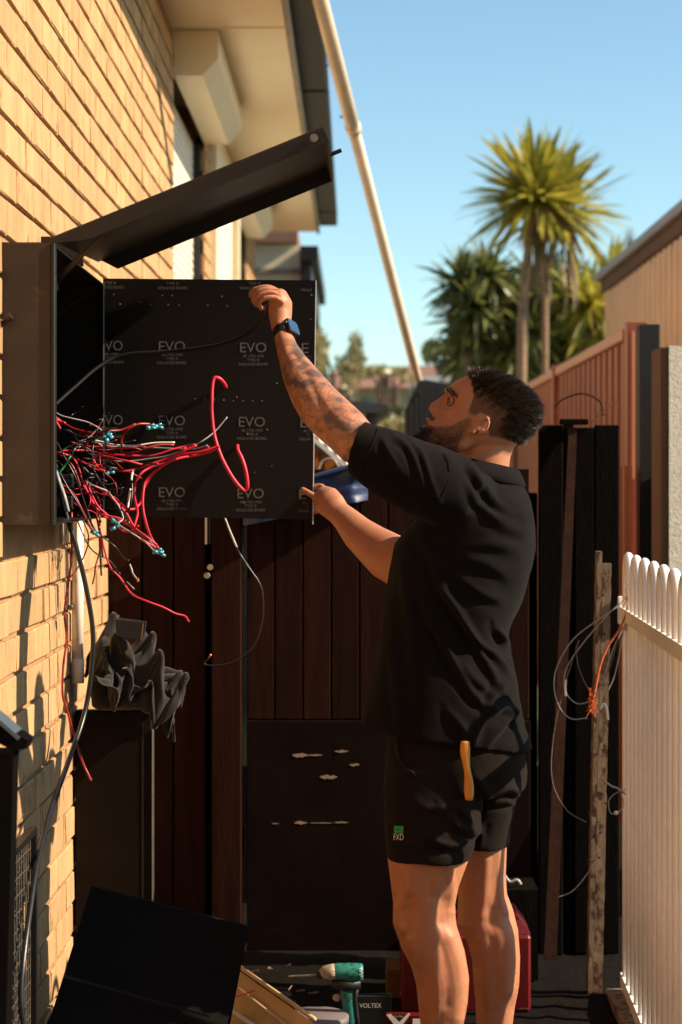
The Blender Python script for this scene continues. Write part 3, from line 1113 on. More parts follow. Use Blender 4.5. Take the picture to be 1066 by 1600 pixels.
ZF = 2.10
for (a, b) in ((7.62, 10.18), (10.26, 12.8), (12.88, 15.4)):
    part('steel_panel', ribbed(a, b, .3, ZF - .03, 1.105), M['colorbond'], cf)
    part('top_rail', MB().bbox(1.06, 1.13, a, b, ZF - .05, ZF, .006), M['cap_steel'], cf)
for y_ in (10.22, 12.84):
    part('fence_post', MB().bbox(1.05, 1.14, y_ - .035, y_ + .035, .1, ZF + .015, .004), M['colorbond'], cf)
part('fence_post', MB().bbox(1.068, 1.15, 7.53, 7.618, .1, ZF + .02, .004), M['colorbond'], cf)
part('post_flange', MB().bbox(1.083, 1.093, 7.518, 7.528, 1.5, ZF - .02, .002), M['cap_steel'], cf)
# the panel nearest us bows forward below the cap
part('loose_sheet', ribbed(7.08, 7.52, .2, 1.55, 1.02, pitch=.14, d=.02), M['colorbond'], cf)
bpst = single('black_gate_post', MB().bbox(P(1000, 0, 7.2).x, P(1032, 0, 7.2).x, 7.2, 7.30, 0, P(0, 506, 7.2).z, .004), M['black_post'], 'black square post standing between terracotta fence and rendered pillar', 'post')
pil = thing('rendered_pillar', 'rough grey rendered pillar with painted-on shaded side at the right border', 'pillar', (1.4, 6.7, 0))
zt = P(0, 540, 6.5).z
part('pillar_body', MB().prism([(1.063, 6.50, 0), (1.9, 6.95, 0), (1.9, 7.2, 0), (1.063, 6.72, 0)], (0, 0, zt)), M['render'], pil)
part('shaded_side', MB().bbox(1.036, 1.0625, 6.505, 6.71, 0, zt - .004, .003), M['timber'], pil)  # pillar's shaded side, its warm bounce light painted as a brown strip

shed = thing('garden_shed', 'tan ribbed metal shed with grey overhanging roof beyond the terracotta fence', 'shed', (1.9, 12, 0))
part('ribbed_wall', ribbed(10.2, 13.95, .5, 2.86, 1.86, pitch=.2, d=.045), M['shed_wall'], shed)
part('end_wall', MB().box(1.86, 3.6, 10.18, 10.2, .4, 2.9), M['shed_wall'], shed)
part('end_wall', MB().box(1.86, 3.6, 13.951, 13.97, .4, 2.9), M['shed_wall'], shed)
part('fascia_board', MB().bbox(1.80, 1.83, 10.0, 14.1, 2.87, 2.955, .004), M['timber'], shed)
me = MB().box(0, .035, -.02, .02, -.03, .03).mesh('eave_bracket')
for i in range(14):
    link('eave_bracket', me, M['timber'], shed, (1.8305, 10.2 + i * .28, 2.865))
part('roof_edge', MB().bbox(1.76, 3.7, 9.98, 14.15, 2.957, 3.02, .008), M['shed_roof'], shed)

# ------------------------------------------------------------------ leaning pole
Pt, Pb = P(665, 640, 11.0), P(493, -30, 7.35)
dirp = (Pt - Pb).normalized()
pl = thing('long_pole', 'long tan telescopic pole leaning diagonally against the eave before the sky', 'pole', Pt + dirp * 3.0)
jt = P(546, 172, 8.3)
tj = (jt - Pb).dot(dirp)
jp = Pb + dirp * tj
part('lower_tube', MB().tube([jp, Pt + dirp * 2.2], .0255, 16), M['pole'], pl, True)
part('upper_tube', MB().tube([Pb - dirp * .55, jp + dirp * .02], .0315, 16), M['pole'], pl, True)
part('collar', MB().tube([jp - dirp * .0, jp + dirp * .05], .034, 16), M['pole'], pl, True)
part('clip', MB().tube([jp + Vector((-.03, 0, .03)), jp + Vector((-.055, 0, .035))], .005, 8), M['steel'], pl)
q = P(519, 100, 7.85)
part('clip', MB().tube([q, q + Vector((-.03, 0, -.01))], .003, 8), M['steel'], pl)

# ------------------------------------------------------------------ blue tarp + clutter beyond the gate
bt = thing('blue_tarp', 'folded blue plastic tarp hung over the gate behind the black board', 'tarp', P(480, 790, 5.8))
m = MB()
vv, ff = [], []
nx, nz = 26, 10
for j in range(nz + 1):
    for i in range(nx + 1):
        u, t = i / nx, j / nz
        px = 380 + u * 195
        topy = 752 - 22 * min(1, max(0, (px - 470) / 80)) if px > 470 else 752
        boty = 822 - (px - 380) * .21
        if px > 545:
            topy = 736 + (px - 545) * 1.0 * .1
        py = topy + (boty - topy) * t
        Yd = 5.80 - .02 * math.sin(u * 7) - .012 * noise.noise(Vector((u * 6, t * 4, 0)))
        if u > .88:
            Yd += (u - .88) * .5
        vv.append(P(px, py, Yd))
for j in range(nz):
    for i in range(nx):
        a = j * (nx + 1) + i
        ff.append((a, a + 1, a + nx + 2, a + nx + 1))
b0 = len(vv)
vv += [v + Vector((0, .02, 0)) for v in vv]
ff += [tuple(b0 + i for i in reversed(f)) for f in ff]
m.add(vv, ff)
part('front_flap', m, M['blue_tarp'], bt, True)
m = MB()
rg = []
for i in range(20):
    px = 384 + i * 185 / 19
    z = P(px, (752 if px < 470 else 752 - 22 * min(1, (px - 470) / 80)), 5.8).z
    rg.append([(P(px, 0, 5.8).x, 5.8 + .05 + .05 * math.cos(a), z + .012 * math.sin(a)) for a in [k * math.pi / 4 for k in range(8)]])
m.rings(rg)
part('top_fold', m, M['blue_tarp'], bt, True)

cs = thing('corrugated_sheet', 'pale corrugated sheet slanting down behind the gate beside the board', 'roof sheet', P(500, 720, 7.4))
m = MB()
rg = []
for i in range(41):
    t = i / 40
    p = P(478 + t * 85, 672 + t * 72, 7.4)
    z = .012 * math.sin(t * math.pi * 2 * 6)
    rg.append([p + Vector((0, 0, z)), p + Vector((0, 0, z + .006)), p + Vector((.03, .9, z + .006 + .1)), p + Vector((.03, .9, z + .1))])
m.rings(rg)
part('sheet', m, M['corrugated'], cs)
part('edge_trim', MB().prism([P(478, 680, 7.38), P(563, 752, 7.38), P(563, 743, 7.38), P(478, 671, 7.38)], (0, .01, 0)), M['corrugated'], cs)
jk = thing('timber_offcuts', 'orange timber offcuts piled under the pale corrugated sheet', 'timber pile', P(500, 760, 7.5))
for i in range(9):
    a = P(490 + i * 8 + rnd.uniform(-3, 3), 705 + i * 5 + rnd.uniform(0, 8), 7.6)
    part('offcut', MB().tube([a, a + Vector((rnd.uniform(-.03, .05), .3, -.05))], .022, 6), M['pot'] if i % 2 else M['timber'], jk)
part('support_board', MB().box(P(486, 0, 7.9).x, P(585, 0, 7.9).x, 7.9, 7.95, 0, 1.55), M['timber'], jk)
wire('hoop', [P(497, 735, 7.3), P(505, 720, 7.3), P(520, 717, 7.3), P(530, 730, 7.3)], .004, M['grey_wire'], jk)

ds = thing('dark_slat_screen', 'dark slatted screen standing beyond the gate near the leaning pole', 'screen', P(650, 700, 10))
for i in range(6):
    px = 632 + i * 8
    xx = P(px, 0, 10).x
    part('slat', MB().box(xx, xx + .022, 10, 10.02, 0, P(0, 640 - i * 10 if i < 4 else 600, 10).z), M['far_slat'], ds)
part('backing', MB().prism([P(630, 760, 10.03), P(700, 760, 10.03), P(700, 600, 10.03), P(664, 593, 10.03), P(654, 595, 10.03), P(634, 640, 10.03)], (0, .03, 0)), M['far_slat'], ds)

fs_ = thing('low_shed', 'small blue grey shed with flat overhanging roof beyond the gate', 'shed', P(560, 720, 12))
part('wall', MB().box(P(480, 0, 12).x, P(588, 0, 12).x, 12, 14, 0, P(0, 640, 12).z), M['far_shed'], fs_)
part('roof', MB().prism([P(470, 618, 11.8), P(607, 632, 11.8), P(607, 638, 11.8), P(592, 645, 11.8), P(470, 640, 11.8)], (0, 2.4, 0)), M['far_shed'], fs_)
part('notice', MB().box(P(567, 0, 11.99).x, P(572, 0, 11.99).x, 11.98, 11.995, P(0, 650, 12).z, P(0, 640, 12).z), M['white_edge'], fs_)

fh = thing('distant_house', 'distant tan house with brown tiled roof beyond the gate', 'house', P(590, 700, 32))
part('wall', MB().box(P(500, 0, 32).x, P(720, 0, 32).x, 32, 38, 0, P(0, 606, 32).z), M['far_wall'], fh)
part('roof', MB().prism([P(488, 606, 31.6), P(735, 606, 31.6), P(700, 570, 34), P(530, 575, 34)], (0, .3, .02)), M['far_roof'], fh)
for a in (565, 600, 640):
    part('window', MB().box(P(a, 0, 31.97).x, P(a + 16, 0, 31.97).x, 31.95, 31.99, P(0, 650, 32).z, P(0, 622, 32).z), M['glass'], fh)
lt = thing('pale_roof', 'pale flat roofed outbuilding in front of the distant house', 'outbuilding', P(680, 700, 24))
part('roof', MB().box(P(650, 0, 24).x, P(760, 0, 24).x, 24, 27, P(0, 596, 24).z, P(0, 588, 24).z), M['corrugated'], lt)
part('wall', MB().box(P(655, 0, 24).x, P(758, 0, 24).x, 24.2, 26.8, 0, P(0, 596, 24).z), M['far_wall'], lt)


# ------------------------------------------------------------------ trees
def leaf_blade(L, W, droop, seg=6, fold=.25):
    """a strap leaf along +X, drooping towards -Z, folded along its midrib"""
    vs_, fs = [], []
    for i in range(seg + 1):
        t = i / seg
        w = W * (math.sin(math.pi * min(1, t * .92 + .08)) ** .6) * .5 if t < 1 else .001
        x = L * (t - .12 * droop * t * t)
        z = -droop * L * t * t
        vs_ += [(x, -w, z + w * fold), (x, 0, z), (x, w, z + w * fold)]
    for i in range(seg):
        a = i * 3
        fs += [(a, a + 1, a + 4, a + 3), (a + 1, a + 2, a + 5, a + 4)]
    return vs_, fs


def leafmesh(name, L, W, d, m):
    me = bpy.data.meshes.new(name)
    v, f = leaf_blade(L, W, d)
    me.from_pydata(v, [], f)
    me.polygons.foreach_set('use_smooth', [True] * len(me.polygons))
    me.materials.append(m)
    return me


fr_me = [leafmesh('leaf', .70, .052, d, M['frond']) for d in (.05, .16, .3)]
dd_me = [leafmesh('leaf', .62, .04, d, M['dead_frond']) for d in (.1, .3)]


def orient(d):
    d = d.normalized()
    up = Vector((0, 0, 1))
    y = up.cross(d)
    if y.length < 1e-3:
        y = Vector((0, 1, 0))
    y.normalize()
    z = d.cross(y)
    return Matrix((d, y, z)).transposed()


YT = 16.0
palm = thing('cabbage_palm', 'tall cabbage palm with bare trunk and round head of sunlit strap leaves', 'palm tree', P(818, 1000, YT))
c0 = P(838, 312, YT)
part('trunk', MB().tube(spline([P(814, 1050, YT), P(815, 590, YT), P(820, 450, YT), P(831, 345, YT), P(837, 312, YT)]), [.043] * 12 + [.038] * 13, 12), M['trunk'], palm, True)
part('trunk', MB().tube(spline([P(853, 1050, YT + .5), P(852, 590, YT + .5), P(851, 430, YT + .5), P(842, 370, YT + .3), P(838, 335, YT)]), .029, 12), M['trunk'], palm, True)
rr = random.Random(11)
cnt = 0
centers = [(c0, 260, 0.0, .60), (P(872, 335, YT + .3), 120, .15, .60)]
for (c, N, bias, LL) in centers:
    for i in range(N):
        # fibonacci-like directions from up to hanging
        t = (i + .5) / N
        el = math.asin(1 - 1.55 * t)
        az = i * 2.39996 + rr.uniform(-.2, .2)
        el += rr.uniform(-.12, .12)
        d = Vector((math.cos(el) * math.cos(az), math.cos(el) * math.sin(az), math.sin(el)))
        me = fr_me[0 if el > .4 else (1 if el > -.1 else 2)]
        if el < -.35 and rr.random() < .5:
            me = dd_me[rr.randrange(2)]
        o = link('leaf', me, me.materials[0], palm, c)
        s_ = rr.uniform(.82, 1.12) * LL / .60 * (1.10 if el > .5 else .98)
        R3 = orient(d).to_4x4() @ Matrix.Rotation(rr.uniform(-.5, .5), 4, 'X')
        o.rotation_euler = R3.to_euler()
        o.scale = (s_ * (.86 if el > 0 else 1.0), s_, s_)
        cnt += 1
for i in range(26):
    az = rr.uniform(0, 6.28)
    d = Vector((math.cos(az) * .28, math.sin(az) * .28, -1))
    me = dd_me[rr.randrange(2)]
    o = link('leaf', me, me.materials[0], palm, c0 + Vector((rr.uniform(-.05, .3), 0, -rr.uniform(0, .3))))
    o.rotation_euler = orient(d).to_euler()
    s_ = rr.uniform(.7, 1.25)
    o.scale = (s_, s_, s_)


def leafy_crown(heads, L, W, per, seed):
    """heads: (centre, radius); one rosette of strap leaves at each"""
    r = random.Random(seed)
    vs_, fs = [], []
    for (c, rad) in heads:
        for i in range(per):
            t = (i + .5) / per
            el = math.asin(1 - 1.8 * t) + r.uniform(-.2, .2)
            az = i * 2.39996 + r.uniform(-.3, .3)
            d = Vector((math.cos(el) * math.cos(az), math.cos(el) * math.sin(az), math.sin(el)))
            Rm = orient(d) @ Matrix.Rotation(r.uniform(-.7, .7), 3, 'X')
            l_ = L * r.uniform(.75, 1.15) * rad
            v, f = leaf_blade(l_, W * r.uniform(.8, 1.2), .12 if el > 0 else .35, seg=3)
            b = len(vs_)
            vs_ += [tuple(c + Rm @ Vector(p)) for p in v]
            fs += [tuple(k + b for k in q) for q in f]
    me = bpy.data.meshes.new('crown')
    me.from_pydata(vs_, [], fs)
    return me


def crown_tree(name, label, base, heads, L, W, per, seed, m, YY, group=None):
    t = thing(name, label, 'tree', base, group)
    o = link('crown', leafy_crown(heads, L, W, per, seed), m, t, (0, 0, 0))
    o['kind'] = 'stuff'
    tr = MB()
    for (c, rad) in heads[::3]:
        tr.tube([base, base.lerp(c, .6) + Vector((0, 0, -.1)), c], [.08, .05, .03], 7)
    part('trunk', tr, M['bark'], t, True)
    return t


rr = random.Random(5)
heads = []
for i in range(26):
    a = rr.uniform(0, 6.28)
    q = math.sqrt(rr.random())
    heads.append((P(762 + 72 * q * math.cos(a), 495 + 72 * q * math.sin(a), 18 + rr.uniform(-.6, .6)), 1))
crown_tree('dark_cordyline', 'dense dark green strap leaved tree left of the palm trunks', P(770, 1000, 18.2), heads, .42, .055, 60, 1, M['frond_dark'], 18)
heads = []
for i in range(38):
    a = rr.uniform(0, 6.28)
    q = math.sqrt(rr.random())
    heads.append((P(872 + 100 * q * math.cos(a), 512 + 74 * q * math.sin(a), 19 + rr.uniform(-.6, .6)), 1))
crown_tree('dark_cordyline', 'dense dark strap leaved tree behind the palm trunks and terracotta fence', P(890, 1000, 19.2), heads, .42, .055, 55, 2, M['frond_dark'], 19)
heads = [(P(925, 478, 17.5), 1), (P(950, 440, 18), .9), (P(905, 465, 17.6), .8), (P(940, 510, 17.6), .9)]
crown_tree('cordyline_shrub', 'yellow green strap leaved shrub left of the shed roof', P(930, 1000, 17.7), heads, .55, .06, 60, 3, M['frond'], 17.6)


def bush(name, label, cx, cy, rx, ry, Y, n, leaf, seed, m, gap=.0, twigs=0):
    r = random.Random(seed)
    base = P(cx, 753 + H * F / Y, Y)
    t = thing(name, label, 'tree', base)
    vs_, fs = [], []
    cl = [(cx + rx * r.uniform(-.95, .95), cy + ry * r.uniform(-.8, .95)) for _ in range(max(6, n // 90))]
    for i in range(n):
        a, b = cl[r.randrange(len(cl))]
        p = P(a + r.gauss(0, rx * .13), b + r.gauss(0, ry * .2), Y + r.gauss(0, .5))
        s_ = leaf * r.uniform(.6, 1.3)
        u = Vector((r.gauss(0, 1), r.gauss(0, 1), r.gauss(0, 1))).normalized() * s_
        w = u.cross(Vector((r.gauss(0, 1), r.gauss(0, 1), r.gauss(0, 1)))).normalized() * s_ * .5
        b0 = len(vs_)
        vs_ += [tuple(p - u), tuple(p + w), tuple(p + u), tuple(p - w)]
        fs.append((b0, b0 + 1, b0 + 2, b0 + 3))
    me = bpy.data.meshes.new('crown')
    me.from_pydata(vs_, [], fs)
    o = link('crown', me, m, t, (0, 0, 0))
    o['kind'] = 'stuff'
    tr = MB()
    for (a, b) in cl:
        tr.tube([base, P((cx + a) / 2, b + ry, Y), P(a, b, Y)], [.06, .03, .012], 5)
        for _ in range(twigs):
            tr.tube([P(a, b + ry * .3, Y), P(a + r.uniform(-1, 1) * rx * .35, b - r.uniform(.1, 1) * ry * .7, Y)], [.012, .004], 4)
    part('trunk', tr, M['bark'], t, True)
    return t


bush('sparse_tree', 'sparse tan green tree just right of the board edge', 535, 572, 40, 42, 26, 700, .055, 1, M['bush'], twigs=4)
bush('garden_tree', 'olive green shrubbery at the board edge beside distant trees', 496, 560, 12, 60, 28, 900, .07, 2, M['bush'], twigs=2)
bush('garden_shrub', 'low tan green hedge in front of the distant house', 600, 652, 55, 14, 27, 1100, .06, 3, M['bush'])
bush('garden_shrub', 'green shrubs under the distant tiled roof near the pole', 605, 585, 40, 12, 29, 500, .06, 4, M['bush'], twigs=2)
bush('garden_shrub', 'pale shrubs low behind the blue grey shed', 600, 680, 50, 30, 22, 2600, .05, 5, M['bush'])
bush('bare_tree', 'hazy bare twigged tree behind the palm left of the shed roof', 985, 400, 28, 44, 30, 60, .03, 6, M['dead_frond'], twigs=26)
bush('garden_shrub', 'dark green shrub between pole and dark tree', 700, 556, 34, 22, 25, 1100, .06, 7, M['frond_dark'], twigs=2)

# ------------------------------------------------------------------ things along the wall
wb = thing('slim_bin', 'dark plastic bin with sloping lid coloured with a blue sheen at the left edge', 'bin', (-.69, 3.3, 0))
zt_ = P(0, 1150, 3.6).z
part('bin_body', MB().prism([(-.755, 3.53, 0), (-.655, 3.53, 0), (-.628, 3.53, zt_ - .02), (-.755, 3.53, zt_ - .02)], (0, .06, 0)), M['plastic_dark'], wb)
part('lid', MB().prism([P(-60, 1066, 3.6), P(-2, 1107, 3.6), P(16, 1122, 3.6), P(42, 1145, 3.6), P(38, 1149, 3.6), P(14, 1128, 3.6), P(-60, 1072, 3.6)], (0, -.07, 0)), M['sheen_lid'], wb)
part('lid_rim', MB().prism([P(-60, 1074, 3.595), P(14, 1130, 3.595), P(36, 1140, 3.595), P(52, 1150, 3.595), P(50, 1163, 3.595), P(30, 1166, 3.595), P(-60, 1120, 3.595)], (0, -.062, 0)), M['plastic_dark'], wb)
gp = thing('mesh_guard', 'rusty wire mesh guard panel standing against the wall beside the bin', 'mesh guard', (-.7, 4.0, 0))
gw = MB()
XG = -.702
zz = .05
while zz < .73:
    gw.tube([(XG, 3.86, zz), (XG, 4.0, zz + .004), (XG, 4.15, zz)], .0016, 5)
    zz += .036
for i in range(11):
    y_ = 3.87 + i * .0275
    gw.tube([(XG + .002 * (i % 2), y_, .02), (XG, y_, .73)], .0016, 5)
for i in range(30):
    z_ = .03 + i * .024
    gw.tube([(XG - .012, 3.87, z_), (XG - .012, 4.14, z_ + .05)], .0010, 4)
part('wire_grid', gw, M['wiremesh'], gp, kind='stuff')
part('frame', MB().box(XG - .006, XG + .012, 4.15, 4.17, .01, .742).box(XG - .006, XG + .012, 3.85, 4.15, .728, .742).box(XG - .018, XG - .014, 3.85, 4.15, .01, .728), M['black_metal'], gp)  # last box: added dark sheet standing in for shade behind the mesh

cp = thing('white_conduit', 'white plastic conduit fixed upright on the brick wall below the meter box', 'conduit', (-.738, 5.11, .96))
part('pipe', MB().tube([(-.738, 5.11, .985), (-.738, 5.11, 1.42)], .0155, 20), M['white_pl'], cp, True)
part('coupling', MB().tube([(-.738, 5.11, .955), (-.738, 5.11, 1.02)], .0172, 20), M['white_pl'], cp, True)
part('saddle_clip', MB().tube([(-.75, 5.10, 1.16), (-.758, 5.06, 1.16)], .005, 8), M['peel'], cp)
part('saddle_clip', MB().tube([(-.75, 5.10, 1.31), (-.758, 5.06, 1.31)], .005, 8), M['peel'], cp)

cb = thing('dark_cabinet', 'tall dark brown steel cabinet against the wall with jacket on top', 'cabinet', (-.65, 5.3, 0))
xr = P(237, 0, 5.16).x
part('front_panel', MB().bbox(-.752, xr, 5.16, 5.18, .02, P(0, 1110, 5.16).z, .003), M['cab'], cb)
part('carcass', MB().box(-.752, xr - .001, 5.181, 5.23, .02, P(0, 1110, 5.16).z - .004), M['black_metal'], cb)
part('corner_trim', MB().bbox(xr + .0005, xr + .004, 5.157, 5.19, .02, P(0, 1140, 5.16).z, .001), M['steel'], cb)
part('seam', MB().box(P(222, 0, 5.158).x, P(224, 0, 5.158).x, 5.1585, 5.1599, .02, .84), M['black_post'], cb)


def Z3(x, y, Y=5.06):
    return P(120 + x * .1876, 940 + y * .1876, Y)


def Z5(x, y, Y=4.9):
    return P(80 + x * .2627, 620 + y * .2627, Y)


def Z1(x, y, Y=4.9):
    return P(x * .319, 780 + y * .319, Y)


jme = cloth_drape()
jk_ = link('jacket', jme, M['cloth'], None, (0, 0, 0), 'crumpled charcoal fleece jacket piled on top of the dark cabinet')
jk_['category'] = 'jacket'
jl = MB()
for (x, y, a, b_, dd) in ((250, 480, 110, 220, .045), (420, 640, 120, 150, .045), (600, 800, 90, 150, .035), (180, 700, 80, 160, .045), (250, 850, 140, 60, .04), (440, 830, 90, 80, .04)):
    jl.ell(Z3(x, y, 5.15), (a * .1876 * 5.1 / F, dd, b_ * .1876 * 5.1 / F), 18)
link('lining', remesh(jl, .008, 'lining', 3), M['cloth'], jk_, (0, 0, 0))
mb_ = thing('metal_tin', 'small grey metal box with a brass screw lying on the jacket', 'metal box', Z3(450, 320, 5.06))
part('case', MB().prism([Z3(322, 148, 5.03), Z3(562, 178, 5.03), Z3(543, 322, 5.03), Z3(330, 285, 5.03)], (0, .06, 0)), M['far_shed'], mb_)
part('case_edge', MB().prism([Z3(543, 322, 5.028), Z3(562, 178, 5.028), Z3(552, 174, 5.028), Z3(533, 320, 5.028)], (0, .0018, 0)), M['steel'], mb_)
part('screw', MB().ell(Z3(348, 126, 5.04), (.004, .004, .005), 8).tube([Z3(348, 130, 5.04), Z3(340, 150, 5.04)], .002, 6), M['copper'], mb_)

# black panel + black box, bottom left
bk = thing('leaning_black_panel', 'plain black rectangular panel tilted at the bottom left before the cabinet', 'panel', P(220, 1725, 4.6))
part('sheet', MB().prism([P(143, 1385, 4.70), P(389, 1448, 4.70), P(352, 1640, 4.5), P(330, 1730, 4.42), P(30, 1690, 4.42), P(82, 1580, 4.52)], (0, .012, 0)), M['panel_black'], bk)
part('crease_edge', MB().prism([P(100, 1524, 4.49), P(330, 1588, 4.49), P(330, 1591, 4.49), P(100, 1527, 4.49)], (0, .006, 0)), M['black_metal'], bk)
cd = thing('cardboard_tray', 'long open tan cardboard tray lit by sun at the bottom centre', 'cardboard box', P(420, 1700, 4.75))
A_, B_, C_, D_ = P(374, 1517, 4.95), P(492, 1600, 4.55), P(440, 1700, 4.50), P(340, 1640, 4.9)
part('inner_face', MB().prism([A_, B_, C_, D_], (0, .01, -.01)), M['card'], cd)
e_ = Vector((.0, -.004, .012))
part('rim', MB().tube([A_ + e_, B_ + e_], .0055, 8), M['card'], cd, True)
part('ridge', MB().tube([P(372, 1545, 4.88), P(470, 1620, 4.55)], .005, 6), M['card'], cd, True)
part('ridge', MB().tube([P(362, 1580, 4.86), P(420, 1620, 4.6)], .008, 6), M['white_pl'], cd, True)
part('tie', MB().tube([P(365, 1558, 4.80), P(398, 1548, 4.80)], .0018, 6), M['dark_red_wire'], cd)

bu = thing('paint_tub', 'low tub with pale purplish lid beside the cordless driver', 'tub', P(492, 1740, 4.75))
c_ = P(495, 1590, 4.75)
part('tub_body', MB().tube([(c_.x, c_.y, 0.01), (c_.x, c_.y, c_.z - .012)], [.068, .076], 28), M['pale_lid'], bu, True)
part('lid', MB().tube([(c_.x, c_.y, c_.z - .011), (c_.x, c_.y, c_.z + .004), (c_.x, c_.y, c_.z + .008)], [.080, .080, .074], 32), M['pale_lid'], bu, True)

# cordless driver
YD = 4.83
dr = thing('cordless_driver', 'teal and black cordless impact driver standing on its battery, bit pointing left', 'power tool', P(545, 1660, YD))


def D(x, y, Y=YD):      # coordinates of the enlarged crop: x 440+z*.2627, y 1480+z*.2627
    return P(440 + x * .2627, 1480 + y * .2627, Y)


hd = MB()
hd.tube([D(305, 145), D(330, 145), D(400, 148), D(470, 150), D(486, 150)], [(.019, .019), (.0215, .0215), (.023, .023), (.0235, .022), (.020, .018)], 20)
hd.limb([(440 + 400 * .2627, 1480 + 190 * .2627, YD, 12, .016), (440 + 395 * .2627, 1480 + 250 * .2627, YD, 13, .014), (440 + 400 * .2627, 1480 + 330 * .2627, YD, 11, .013), (440 + 412 * .2627, 1480 + 430 * .2627, YD, 11, .013), (440 + 420 * .2627, 1480 + 520 * .2627, YD, 12, .014)], 14)
part('housing', MB(), M['teal'], dr) if False else link('housing', remesh(hd, .0022, 'housing', 3), M['teal'], dr, (0, 0, 0))
part('nose', MB().tube([D(325, 146), D(290, 147), D(255, 150), D(235, 160)], [.0205, .0195, .017, .011], 18), M['tan_plastic'], dr, True)
part('chuck', MB().tube([D(238, 162), D(215, 164), D(205, 165)], [.010, .009, .006], 14), M['gutter'], dr, True)
part('bit', MB().tube([D(205, 166), D(70, 172), D(40, 173)], [.0028, .0028, .0012], 6), M['steel'], dr)
part('grip', MB().tube([D(450, 220, YD - .006), D(436, 300, YD - .006), D(446, 400, YD - .006), D(458, 500, YD - .006)], [.008, .006, .006, .006], 10), M['plastic_black'], dr, True)
part('belly', MB().tube([D(300, 215, YD - .004), D(380, 225, YD - .006), D(470, 215, YD - .004)], [.012, .0175, .013], 12), M['plastic_black'], dr, True)
part('trigger', MB().ell(D(330, 300), (.012, .007, .010), 12), M['tan_plastic'], dr, True)
q = D(420, 560)
part('battery', MB().bbox(q.x - .038, q.x + .05, YD - .03, YD + .035, .03, q.z + .012, .006), M['plastic_black'], dr)
vt = MB()
for i in range(6):
    q = D(462 + (i % 2) * 10, 128 + i * 9, YD - .0215)
    vt.tube([q, q + Vector((.006, 0, 0))], .0009, 5)
part('vent', vt, M['white_edge'], dr, kind='stuff')

vx = thing('black_carton', 'black VOLTEX carton on the ground behind the cordless driver', 'carton', P(590, 1700, 5.15))
part('carton_body', MB().bbox(P(548, 0, 5.15).x, P(612, 0, 5.15).x, 5.15, 5.18, 0.01, P(0, 1556, 5.15).z, .002), M['plastic_black'], vx)
put_text('VOLTEX', 579, 1571, 34, 7, 5.148, M['tag_print'], vx)
vy = thing('red_carton', 'red and white VOLTEX carton lying at the man\'s feet', 'carton', P(640, 1700, 5.0))
x0, x1, zt_ = P(603, 0, 5.0).x, P(662, 0, 5.0).x, P(0, 1586, 5.0).z
part('carton_body', MB().bbox(x0, x1, 5.0, 5.03, .01, zt_, .002), M['red_box'], vy)
part('chevron', MB().prism([P(604, 1586, 4.998), P(610, 1584, 4.998), P(624, 1597, 4.998), P(638, 1583, 4.998), P(641, 1585, 4.998), P(626, 1606, 4.998), P(620, 1606, 4.998)], (0, .001, 0)), M['white_edge'], vy)
part('panel', MB().prism([P(612, 1585, 4.9985), P(634, 1585, 4.9985), P(624, 1596, 4.9985)], (0, .0006, 0)), M['plastic_black'], vy)
put_text('VOLTEX', 622, 1588, 17, 2.6, 4.997, M['tag_print'], vy)
part('panel', MB().prism([P(645, 1592, 4.998), P(664, 1592, 4.998), P(664, 1612, 4.998), P(645, 1612, 4.998)], (0, .001, 0)), M['white_edge'], vy)
sb = single('dim_brown_box', MB().bbox(P(604, 0, 5.5).x, P(630, 0, 5.5).x, 5.5, 5.62, 0.01, P(0, 1514, 5.5).z, .002), M['timber'], 'small dim brown box between black carton and red box', 'box')
rbx = thing('red_toolbox', 'dark red plastic box standing behind the man\'s legs', 'plastic box', P(730, 1690, 5.35))
xa, xb, z1 = P(628, 0, 5.35).x, P(830, 0, 5.35).x, P(0, 1462, 5.35).z
part('box_body', MB().bbox(xa, xb, 5.35, 5.62, .01, z1, .008), M['red_box'], rbx)
part('lid', MB().prism([(xa, 5.36, z1 + .001), (xb, 5.36, z1 + .001), (xb - .03, 5.38, z1 + .035), (xa + .04, 5.38, z1 + .035)], (0, .22, 0)), M['red_box'], rbx)
part('handle', MB().tube(spline([(xa + .12, 5.45, z1 + .034), (xa + .13, 5.45, z1 + .06), (xa + .22, 5.45, z1 + .06), (xa + .23, 5.45, z1 + .034)]), .008, 8), M['plastic_black'], rbx, True)
sc_w = thing('scrap_cable', 'short curl of pale cable on a dark ledge behind the legs', 'cable', P(800, 1378, 5.7))
part('curl', MB().tube(spline([P(788, 1368, 5.7), P(797, 1378, 5.7), P(808, 1375, 5.7), P(814, 1382, 5.7)]), .005, 8), M['grey_wire'], sc_w, True)
part('ledge', MB().box(P(770, 0, 5.72).x, P(838, 0, 5.72).x, 5.66, 5.84, .02, P(0, 1384, 5.72).z), M['char_wood'], sc_w)
chp = MB()
rc = random.Random(9)
for i in range(90):
    x_, y_ = rc.uniform(-.5, .6), rc.uniform(4.3, 5.8)
    a = rc.uniform(0, 6.28)
    L = rc.uniform(.008, .03)
    chp.prism([(x_, y_, .03), (x_ + L * math.cos(a), y_ + L * math.sin(a), .035), (x_ + L * math.cos(a) - .006 * math.sin(a), y_ + L * math.sin(a) + .006 * math.cos(a), .03)], (0, 0, .003))
o = part('wood_chips', chp, M['bare_wood'], None, kind='stuff')
o['label'] = 'scattered pale wood chips and scraps on the dark ground'

